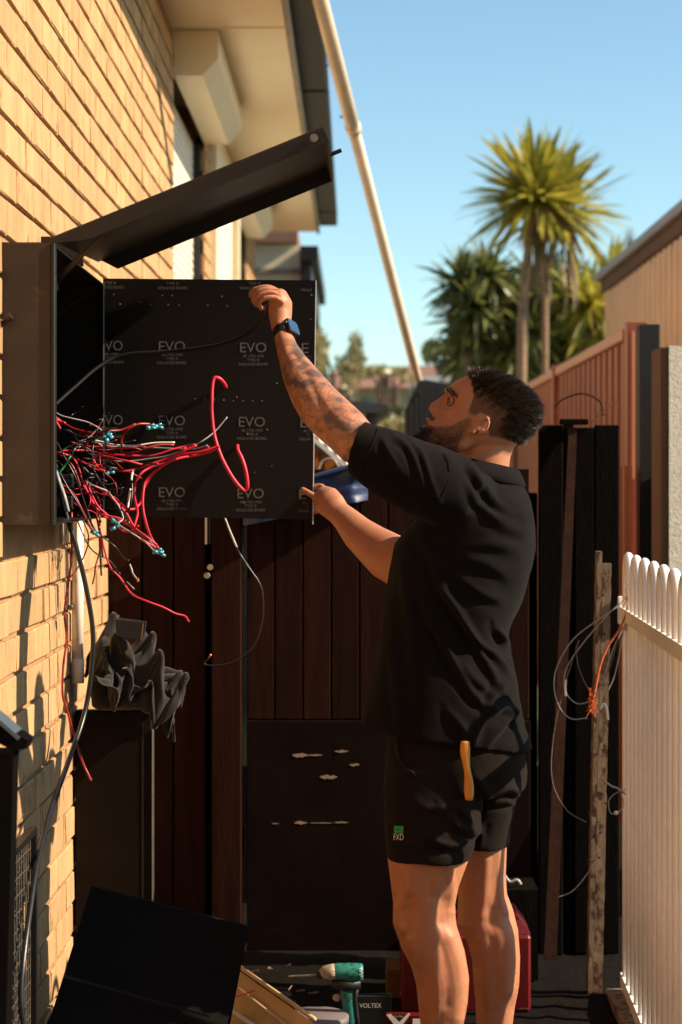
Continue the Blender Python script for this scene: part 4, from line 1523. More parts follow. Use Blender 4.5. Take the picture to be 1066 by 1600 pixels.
# ------------------------------------------------------------------ cables and wires
bc = single('black_cable', MB().tube(spline([P(95, 770, 4.72), P(104, 806, 4.72), P(118, 850, 4.72), P(134, 915, 4.73), P(145, 985, 4.74), P(143, 1050, 4.74), P(131, 1120, 4.72), P(107, 1190, 4.6), P(82, 1260, 4.35), P(60, 1340, 4.15),
                                       P(46, 1430, 4.02), P(37, 1500, 3.95), P(33, 1560, 3.92), P(40, 1620, 3.92), P(60, 1720, 3.92)], 8), .0062, 10), M['black_wire'],
            'thick black cable hanging from the meter box down past the mesh guard', 'cable', smooth=True)
hcb = single('held_cable', MB().tube(spline([P(84, 634, 4.86), P(120, 602, 4.9), P(150, 576, 4.93), P(180, 559, 4.95), P(215, 552, 4.95), P(270, 549, 4.94), P(330, 541, 4.88), P(370, 530, 4.80), P(396, 515, 4.70), P(411, 498, 4.60), P(420, 480, 4.545), P(426, 462, 4.545)], 8), .0052, 10), M['black_wire'],
             'black cable running from the meter box up into the raised hand', 'cable', smooth=True)
rcb = single('red_cable', MB().tube(spline([P(354, 606, 4.99), P(349, 597, 4.972), P(342, 591, 4.962), P(335, 591, 4.958), P(332, 602, 4.955), P(331, 625, 4.95), P(331, 645, 4.95), P(335, 680, 4.945), P(346, 714, 4.94), P(362, 744, 4.945), P(376, 762, 4.955), P(384, 766, 4.965), P(387, 757, 4.96), P(384, 735, 4.96), P(378, 716, 4.965), P(372, 704, 4.972), P(371, 696, 4.985)], 8), .0048, 12), M['red_wire'],
             'thick red cable threaded through the front of the black board', 'cable', smooth=True)
rw = single('long_red_wire', MB().tube(spline([P(112, 800, 4.9), P(112, 870, 4.9), P(104, 930, 4.9), P(101, 960, 4.89), P(104, 1000, 4.89), P(99, 1040, 4.88), P(98, 1085, 4.88), P(105, 1110, 4.9), P(117, 1152, 4.92), P(129, 1190, 4.95), P(138, 1210, 4.95), P(143, 1220, 4.95)], 6), .0030, 7), M['dark_red_wire'],
            'single dark red wire dangling down the brick wall by the conduit', 'wire', smooth=True)
hw = thing('dangling_thin_wire', 'thin black wire curling down below the board before the fence', 'wire', P(380, 930, 5.2))
wire('wire', [P(350, 808, 5.1), P(360, 832, 5.15), P(371, 858, 5.2), P(388, 885, 5.2), P(405, 910, 5.2), P(411, 930, 5.2), P(411, 965, 5.2), P(402, 1000, 5.2), P(385, 1022, 5.2), P(360, 1036, 5.2), P(335, 1040, 5.2), P(320, 1037, 5.2), P(327, 1028, 5.2)], .0020, M['black_wire'], hw)
wire('pale_sheath', [P(350, 806, 5.098), P(360, 831, 5.148), P(370, 855, 5.198)], .0026, M['white_edge'], hw)
wire('copper_tip', [P(327, 1028, 5.2), P(330, 1022, 5.2)], .0022, M['copper'], hw)
wl = thing('wire_harness', 'tangle of red, black and white wires spilling out of the meter box', 'wires', P(110, 700, 4.8))
rz = random.Random(4)
T_, m_ = .0027, .0022
paths = [
    ('red_wire', [(60, 325), (150, 322), (200, 318), (300, 335), (450, 352), (600, 345), (720, 315), (800, 292), (850, 288)], T_, 4.92, 'Z5'),
    ('red_wire', [(250, 400), (245, 370), (270, 350), (330, 355), (400, 372), (480, 388), (560, 402), (650, 388), (760, 345), (880, 330), (1000, 292)], T_, 4.90, 'Z5'),
    ('red_wire', [(1000, 292), (950, 322), (860, 352), (760, 368), (680, 402), (600, 462), (550, 540), (535, 620), (500, 660), (460, 670), (425, 655), (380, 620)], .0034, 4.88, 'Z5'),
    ('red_wire', [(870, 290), (780, 332), (700, 388), (600, 422), (530, 462), (500, 522), (500, 600), (515, 680), (505, 740), (495, 770)], .0033, 4.87, 'Z5'),
    ('red_wire', [(800, 300), (700, 390), (620, 440), (570, 492), (545, 560), (545, 660), (572, 780), (600, 850), (640, 900)], .0033, 4.86, 'Z5'),
    ('dark_red_wire', [(730, 284), (650, 284), (560, 302), (480, 326), (430, 330), (416, 300), (424, 240), (450, 195), (520, 160), (585, 165)], .0030, 4.91, 'Z5'),
    ('red_wire', [(100, 330), (150, 400), (190, 500), (240, 610), (300, 690), (400, 722), (480, 750)], T_, 4.84, 'Z5'),
    ('red_wire', [(200, 395), (260, 402), (330, 418), (420, 438), (500, 430), (600, 398), (720, 362), (850, 340), (940, 295)], .0028, 4.93, 'Z5'),
    ('red_wire', [(40, 330), (130, 362), (200, 395), (260, 430), (310, 440)], .0028, 4.86, 'Z5'),
    ('white_wire', [(235, 250), (300, 264), (380, 286), (500, 290), (620, 271), (735, 272)], .0022, 4.93, 'Z5'),
    ('grey_wire', [(180, 365), (300, 382), (450, 386), (600, 366), (700, 352), (820, 302), (900, 265), (980, 200), (1045, 118)], .0018, 4.94, 'Z5'),
    ('grey_wire', [(220, 260), (350, 290), (450, 300), (600, 300), (740, 310), (850, 310), (930, 290)], .0018, 4.945, 'Z5'),
    ('black_wire', [(640, 400), (560, 400), (500, 440), (485, 480), (480, 560), (470, 640), (460, 700), (500, 790), (560, 840), (620, 905)], .0026, 4.85, 'Z5'),
    ('white_wire', [(474, 550), (458, 620), (455, 660)], .0028, 4.845, 'Z5'),
    ('white_wire', [(492, 440), (484, 470), (480, 500)], .0030, 4.845, 'Z5'),
    ('red_wire', [(210, 505), (270, 640), (330, 700), (420, 790), (470, 800), (520, 770)], .0026, 4.82, 'Z5'),
    ('red_wire', [(260, 530), (340, 580), (380, 620), (440, 690), (500, 780), (560, 830), (630, 880)], .0026, 4.83, 'Z5'),
    ('grey_wire', [(200, 495), (260, 530), (330, 560), (400, 640), (430, 720), (400, 760), (470, 800), (560, 860), (615, 915)], .0018, 4.82, 'Z5'),
    ('dark_red_wire', [(20, 115), (60, 145), (130, 190), (250, 215), (330, 205), (420, 195), (500, 165)], .0028, 4.88, 'Z5'),
    ('red_wire', [(15, 112), (30, 135), (70, 150), (82, 158)], .0034, 4.76, 'Z5'),
    ('red_wire', [(15, 122), (35, 155), (58, 190)], .003, 4.75, 'Z5'),
    ('grey_wire', [(20, 88), (60, 110), (120, 130), (220, 150), (300, 200)], .0018, 4.80, 'Z5'),
    ('black_wire', [(0, 200), (90, 200), (180, 240), (260, 250), (300, 240)], .0022, 4.80, 'Z5'),
    ('black_wire', [(120, 370), (130, 320), (180, 280), (250, 262), (280, 190)], .0026, 4.82, 'Z5'),
    ('black_wire', [(262, 235), (248, 330), (246, 420), (290, 500), (330, 560), (420, 690), (470, 760)], .0024, 4.83, 'Z5'),
    ('black_wire', [(20, 250), (80, 350), (140, 470), (190, 600), (230, 720), (265, 800)], .0024, 4.80, 'Z5'),
    ('black_wire', [(20, 380), (90, 520), (160, 640), (210, 740), (250, 800)], .0024, 4.76, 'Z5'),
    ('dark_red_wire', [(30, 330), (120, 400), (180, 540), (200, 660), (240, 760), (262, 810)], .0024, 4.82, 'Z5'),
    ('dark_red_wire', [(60, 520), (130, 570), (170, 640), (230, 760), (255, 800)], .0024, 4.78, 'Z5'),
    ('red_wire', [(250, 370), (280, 420), (320, 445)], .0030, 4.88, 'Z5'),
    ('dark_red_wire', [(120, 270), (200, 290), (330, 300), (430, 305), (560, 300)], .0026, 4.90, 'Z5'),
    ('green_wire', [(20, 480), (50, 450), (90, 400), (120, 350)], .0024, 4.74, 'Z5'),
    ('grey_wire', [(20, 420), (50, 500), (80, 590), (100, 680)], .0050, 4.70, 'Z5'),
    ('black_wire', [(270, 660), (290, 720), (290, 800), (292, 930), (296, 1060)], .0024, 4.88, 'Z5'),
    ('dark_red_wire', [(260, 650), (275, 760), (300, 880), (310, 950)], .0026, 4.86, 'Z5'),
    ('red_wire', [(470, 60), (490, 160), (512, 240), (540, 330), (590, 390), (650, 460), (720, 500), (800, 530), (860, 560), (905, 575), (925, 600)], .0024, 4.86, 'Z1'),
    ('dark_red_wire', [(480, 100), (492, 200), (488, 260), (470, 330), (466, 370), (455, 415)], .0020, 4.88, 'Z1'),
    ('black_wire', [(380, 60), (430, 130), (500, 190), (560, 235), (600, 280), (628, 302)], .0018, 4.88, 'Z1'),
    ('grey_wire', [(636, 316), (650, 345), (655, 368), (680, 400)], .0022, 4.90, 'Z1'),
    ('dark_red_wire', [(370, 70), (410, 120), (432, 180), (420, 250), (385, 335), (345, 390)], .0018, 4.84, 'Z1'),
    ('black_wire', [(380, 100), (430, 220), (480, 270), (530, 300), (590, 368)], .0018, 4.88, 'Z1'),
    ('grey_wire', [(620, 405), (655, 440)], .0016, 4.90, 'Z1'),
    ('copper_tip', [(672, 392), (681, 402)], .0026, 4.90, 'Z1'),
    ('red_wire', [(440, 0), (470, 50), (520, 90), (580, 100), (640, 130), (680, 190), (760, 235)], .0026, 4.84, 'Z1'),
    ('black_wire', [(560, 0), (600, 60), (650, 130), (720, 190), (765, 240)], .0022, 4.86, 'Z1'),
]
ZF_ = {'Z5': Z5, 'Z1': Z1}
wm = {'red_wire': 'red_wire', 'dark_red_wire': 'dark_red_wire', 'black_wire': 'black_wire', 'grey_wire': 'grey_wire', 'white_wire': 'white_edge', 'green_wire': 'tag_green', 'copper_tip': 'copper'}
for (nm, pts, r, Yb, zf) in paths:
    q = [ZF_[zf](x + rz.uniform(-4, 4), y + rz.uniform(-4, 4), Yb + .012 * math.sin(i * 1.3 + r * 9e3) + rz.uniform(-.006, .006)) for i, (x, y) in enumerate(pts)]
    wire('copper_tip' if nm == 'copper_tip' else 'wire', q, r, M[wm[nm]], wl, 6, 8)
for i in range(34):     # fine strands springing out of the tangle
    x0, y0 = rz.uniform(20, 300), rz.uniform(120, 620)
    a = rz.uniform(.1, 1.35) if y0 > 350 else rz.uniform(-.5, .9)
    L = rz.uniform(80, 330)
    pts = [(x0, y0)]
    for k in range(5):
        a += rz.uniform(-.55, .55)
        pts.append((pts[-1][0] + math.cos(a) * L / 5, pts[-1][1] + math.sin(a) * L / 5))
    Yb = rz.uniform(4.80, 4.93)
    wire('wire', [Z5(x, y, Yb + .008 * math.sin(k * 1.9 + i)) for k, (x, y) in enumerate(pts)], rz.choice((.0011, .0014, .0018)), M[rz.choice(('black_wire', 'dark_red_wire', 'black_wire', 'red_wire', 'grey_wire'))], wl, 4, 6)
for (x, y, Yb, a) in ((330, 235, 4.86, -.5), (345, 250, 4.85, -.6), (595, 185, 4.90, 0), (640, 180, 4.91, .2), (350, 450, 4.86, -.1), (382, 745, 4.83, .7), (385, 775, 4.83, -.4), (640, 925, 4.84, .1), (655, 935, 4.85, .5), (265, 815, 4.80, .6)):
    c = Z5(x, y, Yb)
    d = Vector((math.cos(a), .2, -math.sin(a))).normalized()
    m = MB().tube([c - d * .014, c - d * .002], .0055, 10).tube([c - d * .002, c + d * .012], .0040, 8).tube([c + Vector((0, 0, .004)) - d * .004, c + Vector((0, 0, .010)) + d * .008], .003, 6)
    part('crimp_connector', m, M['blue_plastic'], wl, True)

# ------------------------------------------------------------------ the man
YM = 4.45
man = thing('person', 'man in black polo and shorts reaching up to the black board', 'person', (.25, YM, 0))
YC_, YS_ = math.cos(R(11)), math.sin(R(11))
HS = YM / F                              # metres per photo pixel at the head


def HP(f, u, s=0.0):
    """head frame in photo pixels: f forward (face), u towards the crown, s towards the camera side"""
    X0, Z0 = (752 - CX) * HS, H + (CY - 672) * HS
    f, s = f * YC_ + s * YS_, s * YC_ - f * YS_          # head turned a little away from the camera
    return Vector((X0 + (-.866 * f + .5 * u) * HS, YM - s * HS, Z0 + (.5 * f + .866 * u) * HS))


b = MB()
# skull and jaw as horizontal slices of the tilted head
sl = [(-66, 74, 56, 14), (-61, 80, 40, 22), (-54, 82, 20, 31), (-46, 80, 5, 37), (-38, 79, -8, 41), (-30, 79, -22, 43.5), (-20, 77, -36, 45), (-10, 73, -48, 46.5), (0, 72, -56, 47.5), (9, 72, -60, 48.5),
      (17, 73, -63, 50), (27, 78, -65, 51), (36, 77, -66, 52), (46, 73.5, -66, 52.5), (58, 66, -62, 52), (70, 55, -54, 48), (79, 42, -42, 41), (86, 24, -26, 28), (89, 8, -10, 12)]
rg = []
NN = 40
for (u, fr_, bk_, w) in sl:
    ring = []
    c, a = (fr_ + bk_) / 2, (fr_ - bk_) / 2
    for k in range(NN):
        th = 2 * math.pi * k / NN
        ct, st = math.cos(th), math.sin(th)
        e = 2 / 2.35
        x = c + a * math.copysign(abs(ct) ** e, ct)
        y = w * math.copysign(abs(st) ** e, st) * (1 - .17 * max(0, ct) ** 1.5)
        ring.append(HP(x, u, y))
    rg.append(ring)
b.rings(rg)


def blob(f, u, s, r, r2=None, r3=None):
    b.ell(HP(f, u, s), (r * HS, (r3 or r) * HS, (r2 or r) * HS), 14)


# nose
b.tube([HP(73, 22), HP(77, 14), HP(81, 3), HP(84.5, -6), HP(83.5, -12)], [3.4 * HS, 5.0 * HS, 6.0 * HS, 6.4 * HS, 5.4 * HS], 14)
blob(82.5, -9.0, 0, 6.8)
for s in (-1, 1):
    blob(78.5, -12, s * 7.5, 5.0)
b.tube([HP(64, 16), HP(70, 2), HP(73, -9)], [(8 * HS), (12 * HS), (14 * HS)], 16)
# lips, chin, brow, cheeks
b.tube([HP(72, -31, -15), HP(80, -27.5, -8), HP(82, -26, 0), HP(80, -27.5, 8), HP(72, -31, 15)], [1.6 * HS, 3.6 * HS, 4.1 * HS, 3.6 * HS, 1.6 * HS], 10)
b.tube([HP(71, -37, -14), HP(79, -40, -8), HP(81.5, -41, 0), HP(79, -40, 8), HP(71, -37, 14)], [1.6 * HS, 3.8 * HS, 4.6 * HS, 3.8 * HS, 1.6 * HS], 10)
blob(76, -56, 0, 11, 9)
b.tube([HP(62, 24, -38), HP(73, 28, -26), HP(77, 27, -10), HP(77, 27, 10), HP(73, 28, 26), HP(62, 24, 38)], [3 * HS, 4.6 * HS, 4.6 * HS, 4.6 * HS, 4.6 * HS, 3 * HS], 10)
for s in (-1, 1):
    blob(50, -6, s * 25, 14, 12)
    b.tube([HP(-6, -14, s * 34), HP(6, -36, s * 36), HP(30, -52, s * 28), HP(60, -60, s * 14)], [7 * HS, 9 * HS, 9 * HS, 8 * HS], 12)
# ears
for s in (-1, 1):
    arc = []
    for i in range(13):
        a = R(-70 + i * 22)
        arc.append(HP(-4 - 9.5 * math.cos(a) * (1 if i > 2 else .8) - 2, 3 + 15 * math.sin(a), s * (53.5 + 3.5 * math.cos(a))))
    b.tube(arc, 2.5 * HS, 8)
    b.ell(HP(-4, 4, s * 50.5), (10 * HS, 3.4 * HS, 14 * HS), 14)
    blob(3, -11, s * 51, 5.0, 5.5, 3.5)
    blob(6, -1, s * 50, 3.6, 4.5, 4)
# neck
b.limb([(768, 680, 4.45, 40, .058), (758, 704, 4.45, 41, .058), (756, 725, 4.45, 40, .056), (750, 755, 4.45, 46, .07)], 28)
# torso core (under the clothes)
b.limb([(745, 790, 4.45, 50, .12), (732, 840, 4.45, 80, .15), (722, 900, 4.45, 80, .135), (702, 980, 4.44, 72, .125), (700, 1060, 4.44, 76, .125), (708, 1130, 4.44, 78, .13), (712, 1180, 4.44, 76, .13)], 28)
# legs
b.limb([(690, 1190, 4.39, 62, .075), (674, 1270, 4.345, 62, .082), (668, 1341, 4.33, 63.5, .084), (663.5, 1381, 4.33, 53.5, .074), (662.5, 1412, 4.33, 48, .068), (663, 1436, 4.33, 49, .066), (670, 1463, 4.33, 46.5, .064),
        (684, 1497, 4.335, 43.5, .064), (691.5, 1532, 4.34, 41.5, .064), (692, 1566, 4.34, 38.5, .058), (690.5, 1600, 4.34, 33.5, .051), (689, 1650, 4.34, 26, .042), (689, 1710, 4.34, 24, .037), (688, 1745, 4.34, 27, .04)], 28)
b.limb([(755, 1190, 4.52, 48, .07), (755, 1260, 4.57, 44, .082), (752, 1322, 4.58, 40, .08), (752, 1366, 4.58, 38.5, .070), (754, 1400, 4.58, 38.5, .066), (758, 1431, 4.58, 45, .064), (770, 1463, 4.58, 41, .064),
        (775, 1497, 4.585, 37.5, .064), (775.5, 1537, 4.59, 35.5, .062), (774, 1569, 4.59, 31, .055), (772.5, 1600, 4.59, 28.5, .05), (770, 1640, 4.59, 24, .042), (768, 1700, 4.59, 23, .037), (767, 1722, 4.59, 25, .04)], 28)
b.limb([(700, 1762, 4.34, 17, .036), (660, 1766, 4.34, 16, .045), (600, 1772, 4.34, 12, .048), (572, 1774, 4.34, 10, .036)], 16)
b.limb([(778, 1705, 4.59, 17, .036), (740, 1712, 4.59, 16, .045), (680, 1720, 4.59, 12, .048), (652, 1722, 4.59, 10, .036)], 16)
# left arm (nearest), raised
b.limb([(705, 775, 4.31, 36, .05), (650, 742, 4.265, 38, .048), (590, 708, 4.26, 36, .050), (557, 690, 4.27, 36, .050), (540, 672, 4.28, 37, .050), (518, 652, 4.30, 37, .050), (500, 634, 4.32, 36, .048), (485, 613, 4.36, 33, .047),
        (472, 592, 4.40, 28.5, .043), (459, 568, 4.44, 22, .036), (449, 545, 4.48, 17, .029), (443, 526, 4.51, 14.5, .025), (439, 508, 4.53, 16, .026), (438, 490, 4.545, 18.5, .034), (438, 474, 4.55, 19, .038), (436, 464, 4.55, 15, .036)], 28)


def finger(pts, r):
    q = spline([P(*p) for p in pts], 4)
    n = len(q)
    b.tube(q, [r * (1 - .22 * i / n) for i in range(n)], 12)
    b.ell(q[-1], (r * .79, r * .79, r * .79), 10)


finger([(444, 474, 4.505), (430, 465, 4.500), (414, 466, 4.497), (405, 474, 4.505), (409, 483, 4.52)], .0074)
finger([(442, 466, 4.525), (424, 457, 4.521), (406, 461, 4.520), (398, 470, 4.528), (401, 477, 4.54)], .0080)
finger([(440, 461, 4.548), (420, 452, 4.543), (403, 456, 4.542), (396, 465, 4.55), (397, 472, 4.558)], .0082)
finger([(440, 459, 4.570), (420, 449, 4.566), (403, 451, 4.566), (393, 456, 4.57), (392, 463, 4.575)], .0080)
finger([(432, 495, 4.575), (424, 488, 4.585), (417, 483, 4.575), (413, 480, 4.558)], .0088)
# right arm (far), holding the board edge
b.limb([(722, 775, 4.63, 46, .06), (690, 830, 4.66, 42, .055), (655, 880, 4.68, 38, .05), (632, 885, 4.70, 39, .048), (606, 869, 4.75, 38, .046), (582, 851, 4.80, 32, .042), (560, 833, 4.85, 27, .036),
        (540, 811, 4.90, 21, .029), (529, 801, 4.92, 19, .026), (520, 791, 4.93, 22, .026), (510, 781, 4.945, 23, .026), (503, 776, 4.96, 19, .022)], 28)
finger([(512, 792, 4.945), (500, 782, 4.948), (487, 773, 4.955), (473, 765, 4.966)], .0098)
finger([(515, 772, 4.965), (502, 760, 4.98), (491, 761, 5.003), (480, 764, 5.008)], .0088)
finger([(510, 782, 4.975), (500, 773, 4.995), (490, 774, 5.008), (478, 777, 5.012)], .0088)
finger([(508, 792, 4.975), (500, 786, 4.995), (491, 788, 5.008), (480, 791, 5.012)], .0085)
finger([(508, 800, 4.97), (501, 797, 4.99), (493, 800, 5.004), (484, 803, 5.010)], .0078)
bme = remesh(b, .0029, 'body', 4, .5)
co = getco(bme)
# to head coordinates (pixels)
dx = (co[:, 0] - (752 - CX) * HS) / HS
dz = (co[:, 2] - (H + (CY - 672) * HS)) / HS
hf = -.866 * dx + .5 * dz
hu = .5 * dx + .866 * dz
hs = (YM - co[:, 1]) / HS
hf, hs = hf * YC_ - hs * YS_, hs * YC_ + hf * YS_
ishead = (np.abs(dx) < 115) & (dz > -62) & (dz < 130) & (np.abs(hs) < 62)


def gauss(f, u, s, rf, ru, rs):
    return np.exp(-((hf - f) / rf) ** 2 - ((hu - u) / ru) ** 2 - ((np.abs(hs) - s) / rs) ** 2) * ishead


def hdisp(w, f, u, s=0):
    """move by w (px) along head axes f, u, side"""
    global co
    w = w * HS
    co[:, 0] += w * (-.866 * f + .5 * u)
    co[:, 2] += w * (.5 * f + .866 * u)
    co[:, 1] += -w * s * np.sign(hs)


hdisp(gauss(72, 14, 29, 16, 9.0, 13), -4.2, 0)       # eye sockets
hdisp(gauss(66, 15, 40, 12, 9, 12), -2, 0, -1.5)
hdisp(gauss(78, -33.5, 0, 12, 2.6, 14), -7, 0)       # parted lips
hdisp(gauss(79, -50, 0, 10, 4, 14), -2.5, 0)
hdisp(gauss(60, -22, 38, 22, 16, 14), 0, 0, -3.0)    # hollow under the cheekbone
hdisp(gauss(40, 40, 52, 26, 18, 12), 0, 0, -2.5)     # temple
hdisp(gauss(-4, 4, 55, 6, 8, 6), 0, 0, -3.5)         # ear bowl
hdisp(gauss(5, -1, 52, 3, 5, 6), 0, 0, -2.5)
setco(bme, co)
def bodyfold(folds, lo):
    global co
    no = getno(bme)
    px, py = proj(co)
    d = np.zeros(len(co))
    ok = (py > lo) & (px < 830)
    for (pts, w, h, far) in folds:
        q = spline([Vector((a, b_, 0)) for a, b_ in pts], 6)
        best = np.full(len(co), 1e9)
        for i in range(len(q) - 1):
            vx, vy = q[i + 1].x - q[i].x, q[i + 1].y - q[i].y
            t = np.clip(((px - q[i].x) * vx + (py - q[i].y) * vy) / (vx * vx + vy * vy + 1e-9), 0, 1)
            best = np.minimum(best, np.hypot(px - q[i].x - t * vx, py - q[i].y - t * vy))
        m_ = (co[:, 1] > 4.46) if far else (co[:, 1] <= 4.46)
        d += h * np.exp(-(best / w) ** 2) * m_ * ok * np.clip(.3 - no[:, 1], 0, 1)
    co += no * d[:, None]
    setco(bme, co)


bodyfold([(((700, 1345), (706, 1385), (709, 1425)), 7, .0045, 0), (((694, 1410), (692, 1440)), 12, -.006, 0), (((706, 1465), (719, 1505), (722, 1545), (714, 1590)), 11, .006, 0),
          (((690, 1480), (700, 1530), (698, 1570)), 8, -.003, 0), (((642, 1470), (655, 1520), (661, 1590)), 6, .003, 0), (((622, 1420), (622, 1440), (630, 1455)), 8, .005, 0), (((640, 1405), (645, 1430), (640, 1455)), 8, -.004, 0),
          (((640, 1345), (638, 1385), (632, 1408)), 10, .005, 0), (((668, 1350), (672, 1400)), 9, -.003, 0), (((680, 1500), (684, 1560), (680, 1598)), 5, .002, 0),
          (((780, 1330), (781, 1390), (790, 1425)), 6, .004, 1), (((760, 1345), (757, 1400), (752, 1430)), 7, .003, 1), (((770, 1425), (768, 1440)), 12, -.006, 1), (((790, 1455), (800, 1500), (796, 1550)), 12, .005, 1),
          (((768, 1470), (774, 1530), (772, 1580)), 8, -.0025, 1), (((752, 1470), (757, 1520), (760, 1570)), 9, .003, 1)], 1300)
# forearm and hand tendons
bodyfold([(((447, 515), (446, 480), (440, 462)), 3.5, .0016, 0), (((500, 690), (470, 640), (452, 585)), 9, .003, 0), (((545, 690), (505, 640), (478, 580), (456, 545)), 6, -.003, 0)], 440)
co = getco(bme)
px, py = proj(co)
# left arm tattoo mask
onarm = (py < 725) & (py > 525) & (px < 600) & (co[:, 1] < 4.6)
tat = np.where(onarm, np.clip((py - 524) / 14, 0, 1), 0)
# beard
cheek = np.interp(hf, [10, 20, 28, 36, 50, 62, 72, 82], [10, 8, -2, -14, -24, -30, -33, -34])
be = np.clip((cheek - hu) / 7, 0, 1) * np.clip((hf - 8) / 8, 0, 1) * (hu > -76) * np.clip((np.abs(dz + 35) < 60), 0, 1)
be *= np.clip((hu + 78) / 10, 0, 1)
be = np.maximum(be, np.clip((hf - 66) / 5, 0, 1) * np.clip((-17.5 - hu) / 2.5, 0, 1) * np.clip((hu + 27) / 3, 0, 1) * (hf < 83.5))
lips = np.exp(-((hu + 33) / 9.5) ** 4) * (np.abs(hs) < 15) * (hf > 76)
be = be * (1 - lips) * ishead
# scalp
umin = np.interp(hf, [-70, -60, -40, -22, -12, -8, 8, 12, 24, 29, 38, 48, 58, 70], [8, 8, 0, -8, 6, 16, 17, 8, 8, 34, 46, 56, 62, 66])
ha = np.clip((hu - umin) / 6, 0, 1) * ishead * (np.abs(hs) < 56)
ear_m = ((hf + 4) / 13) ** 2 + ((hu - 2) / 20) ** 2 < 1
ha = np.where(ear_m & (np.abs(hs) > 49), 0, ha)
brow = np.exp(-(((hu - (29 - np.clip((np.abs(hs) - 20) / 18, -1, 1) ** 2 * 4)) / 3.4) ** 4)) * (np.abs(hs) > 6) * (np.abs(hs) < 40) * (hf > 52) * ishead
nostril_shade = gauss(81, -17, 5, 4, 2.4, 3.5)  # nostril shade, painted dark along with the brows
lipm = np.exp(-((hu + 33.5) / 9.5) ** 4) * np.exp(-(hs / 14) ** 4) * (hf > 70) * ishead
attr(bme, 'tattoo', tat)
attr(bme, 'beard', np.maximum(be, 0))
attr(bme, 'scalp', ha)
attr(bme, 'brow', np.maximum(brow, np.clip(nostril_shade * 1.3, 0, 1)))
attr(bme, 'lips', lipm)

# skin material
m = mat('skin', (.42, .185, .10), .48, var=.10, scale=22, bump=.0006, bscale=260, spec=.34, sss=.12, c2=(.46, .165, .09), thr=.56, soft=.12)
n, l = m.node_tree.nodes, m.node_tree.links
bs = n['Principled BSDF']
cur = bs.inputs['Base Color'].links[0].from_socket


def mixin(fac, c):
    global cur
    mx = n.new('ShaderNodeMix')
    mx.data_type = 'RGBA'
    l.new(fac, mx.inputs[0])
    l.new(cur, mx.inputs[6])
    mx.inputs[7].default_value = (*c, 1)
    cur = mx.outputs[2]


def A(name):
    a = n.new('ShaderNodeAttribute')
    a.attribute_name = name
    return a.outputs['Fac']


def math_(op, a, b_=None, clamp=False):
    q = n.new('ShaderNodeMath')
    q.operation = op
    q.use_clamp = clamp
    for i, v in enumerate((a, b_)):
        if v is None:
            continue
        if isinstance(v, (int, float)):
            q.inputs[i].default_value = v
        else:
            l.new(v, q.inputs[i])
    return q.outputs[0]


tc = n.new('ShaderNodeTexCoord')
nw = n.new('ShaderNodeTexNoise')
nw.inputs['Scale'].default_value = 22
nw.inputs['Detail'].default_value = 3
l.new(tc.outputs['Object'], nw.inputs['Vector'])
wv = n.new('ShaderNodeVectorMath')
wv.operation = 'MULTIPLY_ADD'
l.new(nw.outputs['Color'], wv.inputs[0])
wv.inputs[1].default_value = (.05, .05, .05)
l.new(tc.outputs['Object'], wv.inputs[2])
vo = n.new('ShaderNodeTexVoronoi')
vo.feature = 'DISTANCE_TO_EDGE'
vo.inputs['Scale'].default_value = 34
l.new(wv.outputs[0], vo.inputs['Vector'])
wa = n.new('ShaderNodeTexWave')
wa.wave_type = 'RINGS'
wa.inputs['Scale'].default_value = 9
wa.inputs['Distortion'].default_value = 9
wa.inputs['Detail'].default_value = 2
l.new(wv.outputs[0], wa.inputs['Vector'])
bl = n.new('ShaderNodeTexNoise')
bl.inputs['Scale'].default_value = 27
bl.inputs['Detail'].default_value = 4
l.new(tc.outputs['Object'], bl.inputs['Vector'])
e1 = math_('MULTIPLY', math_('SUBTRACT', .055, vo.outputs['Distance'], True), 22, True)
e2 = math_('MULTIPLY', math_('SUBTRACT', wa.outputs['Fac'], .72, True), 5, True)
e3 = math_('MULTIPLY', math_('SUBTRACT', bl.outputs[0], .46, True), 7, True)
nn1 = n.new('ShaderNodeTexNoise')
nn1.inputs['Scale'].default_value = 30
nn1.inputs['Detail'].default_value = 1.5
l.new(wv.outputs[0], nn1.inputs['Vector'])
nn2 = n.new('ShaderNodeTexNoise')
nn2.inputs['Scale'].default_value = 52
nn2.inputs['Detail'].default_value = 1
l.new(tc.outputs['Object'], nn2.inputs['Vector'])
k1 = math_('MULTIPLY', math_('SUBTRACT', .045, math_('ABSOLUTE', math_('SUBTRACT', nn1.outputs[0], .5)), True), 40, True)
k2 = math_('MULTIPLY', math_('SUBTRACT', .040, math_('ABSOLUTE', math_('SUBTRACT', nn2.outputs[0], .52)), True), 40, True)
ink = math_('MAXIMUM', math_('MAXIMUM', math_('MULTIPLY', k1, .5), math_('MULTIPLY', k2, .35)), math_('MAXIMUM', math_('MULTIPLY', e3, .9), math_('MULTIPLY', e2, .35)))
mixin(math_('MULTIPLY', math_('MULTIPLY', ink, A('tattoo')), .9), (.05, .048, .05))
mixin(math_('MULTIPLY', A('lips'), .55), (.30, .075, .06))
sb_ = n.new('ShaderNodeTexNoise')
sb_.inputs['Scale'].default_value = 500
l.new(tc.outputs['Object'], sb_.inputs['Vector'])
st = math_('MULTIPLY', math_('SUBTRACT', sb_.outputs[0], .25, True), 2.2, True)
mixin(math_('MULTIPLY', A('beard'), math_('MULTIPLY', st, 1.1, True)), (.02, .013, .010))
mixin(math_('MULTIPLY', A('scalp'), .80), (.035, .023, .018))
mixin(math_('MULTIPLY', A('brow'), .9), (.018, .012, .010))
l.new(cur, bs.inputs['Base Color'])
body = link('body', bme, m, man, (0, 0, 0))

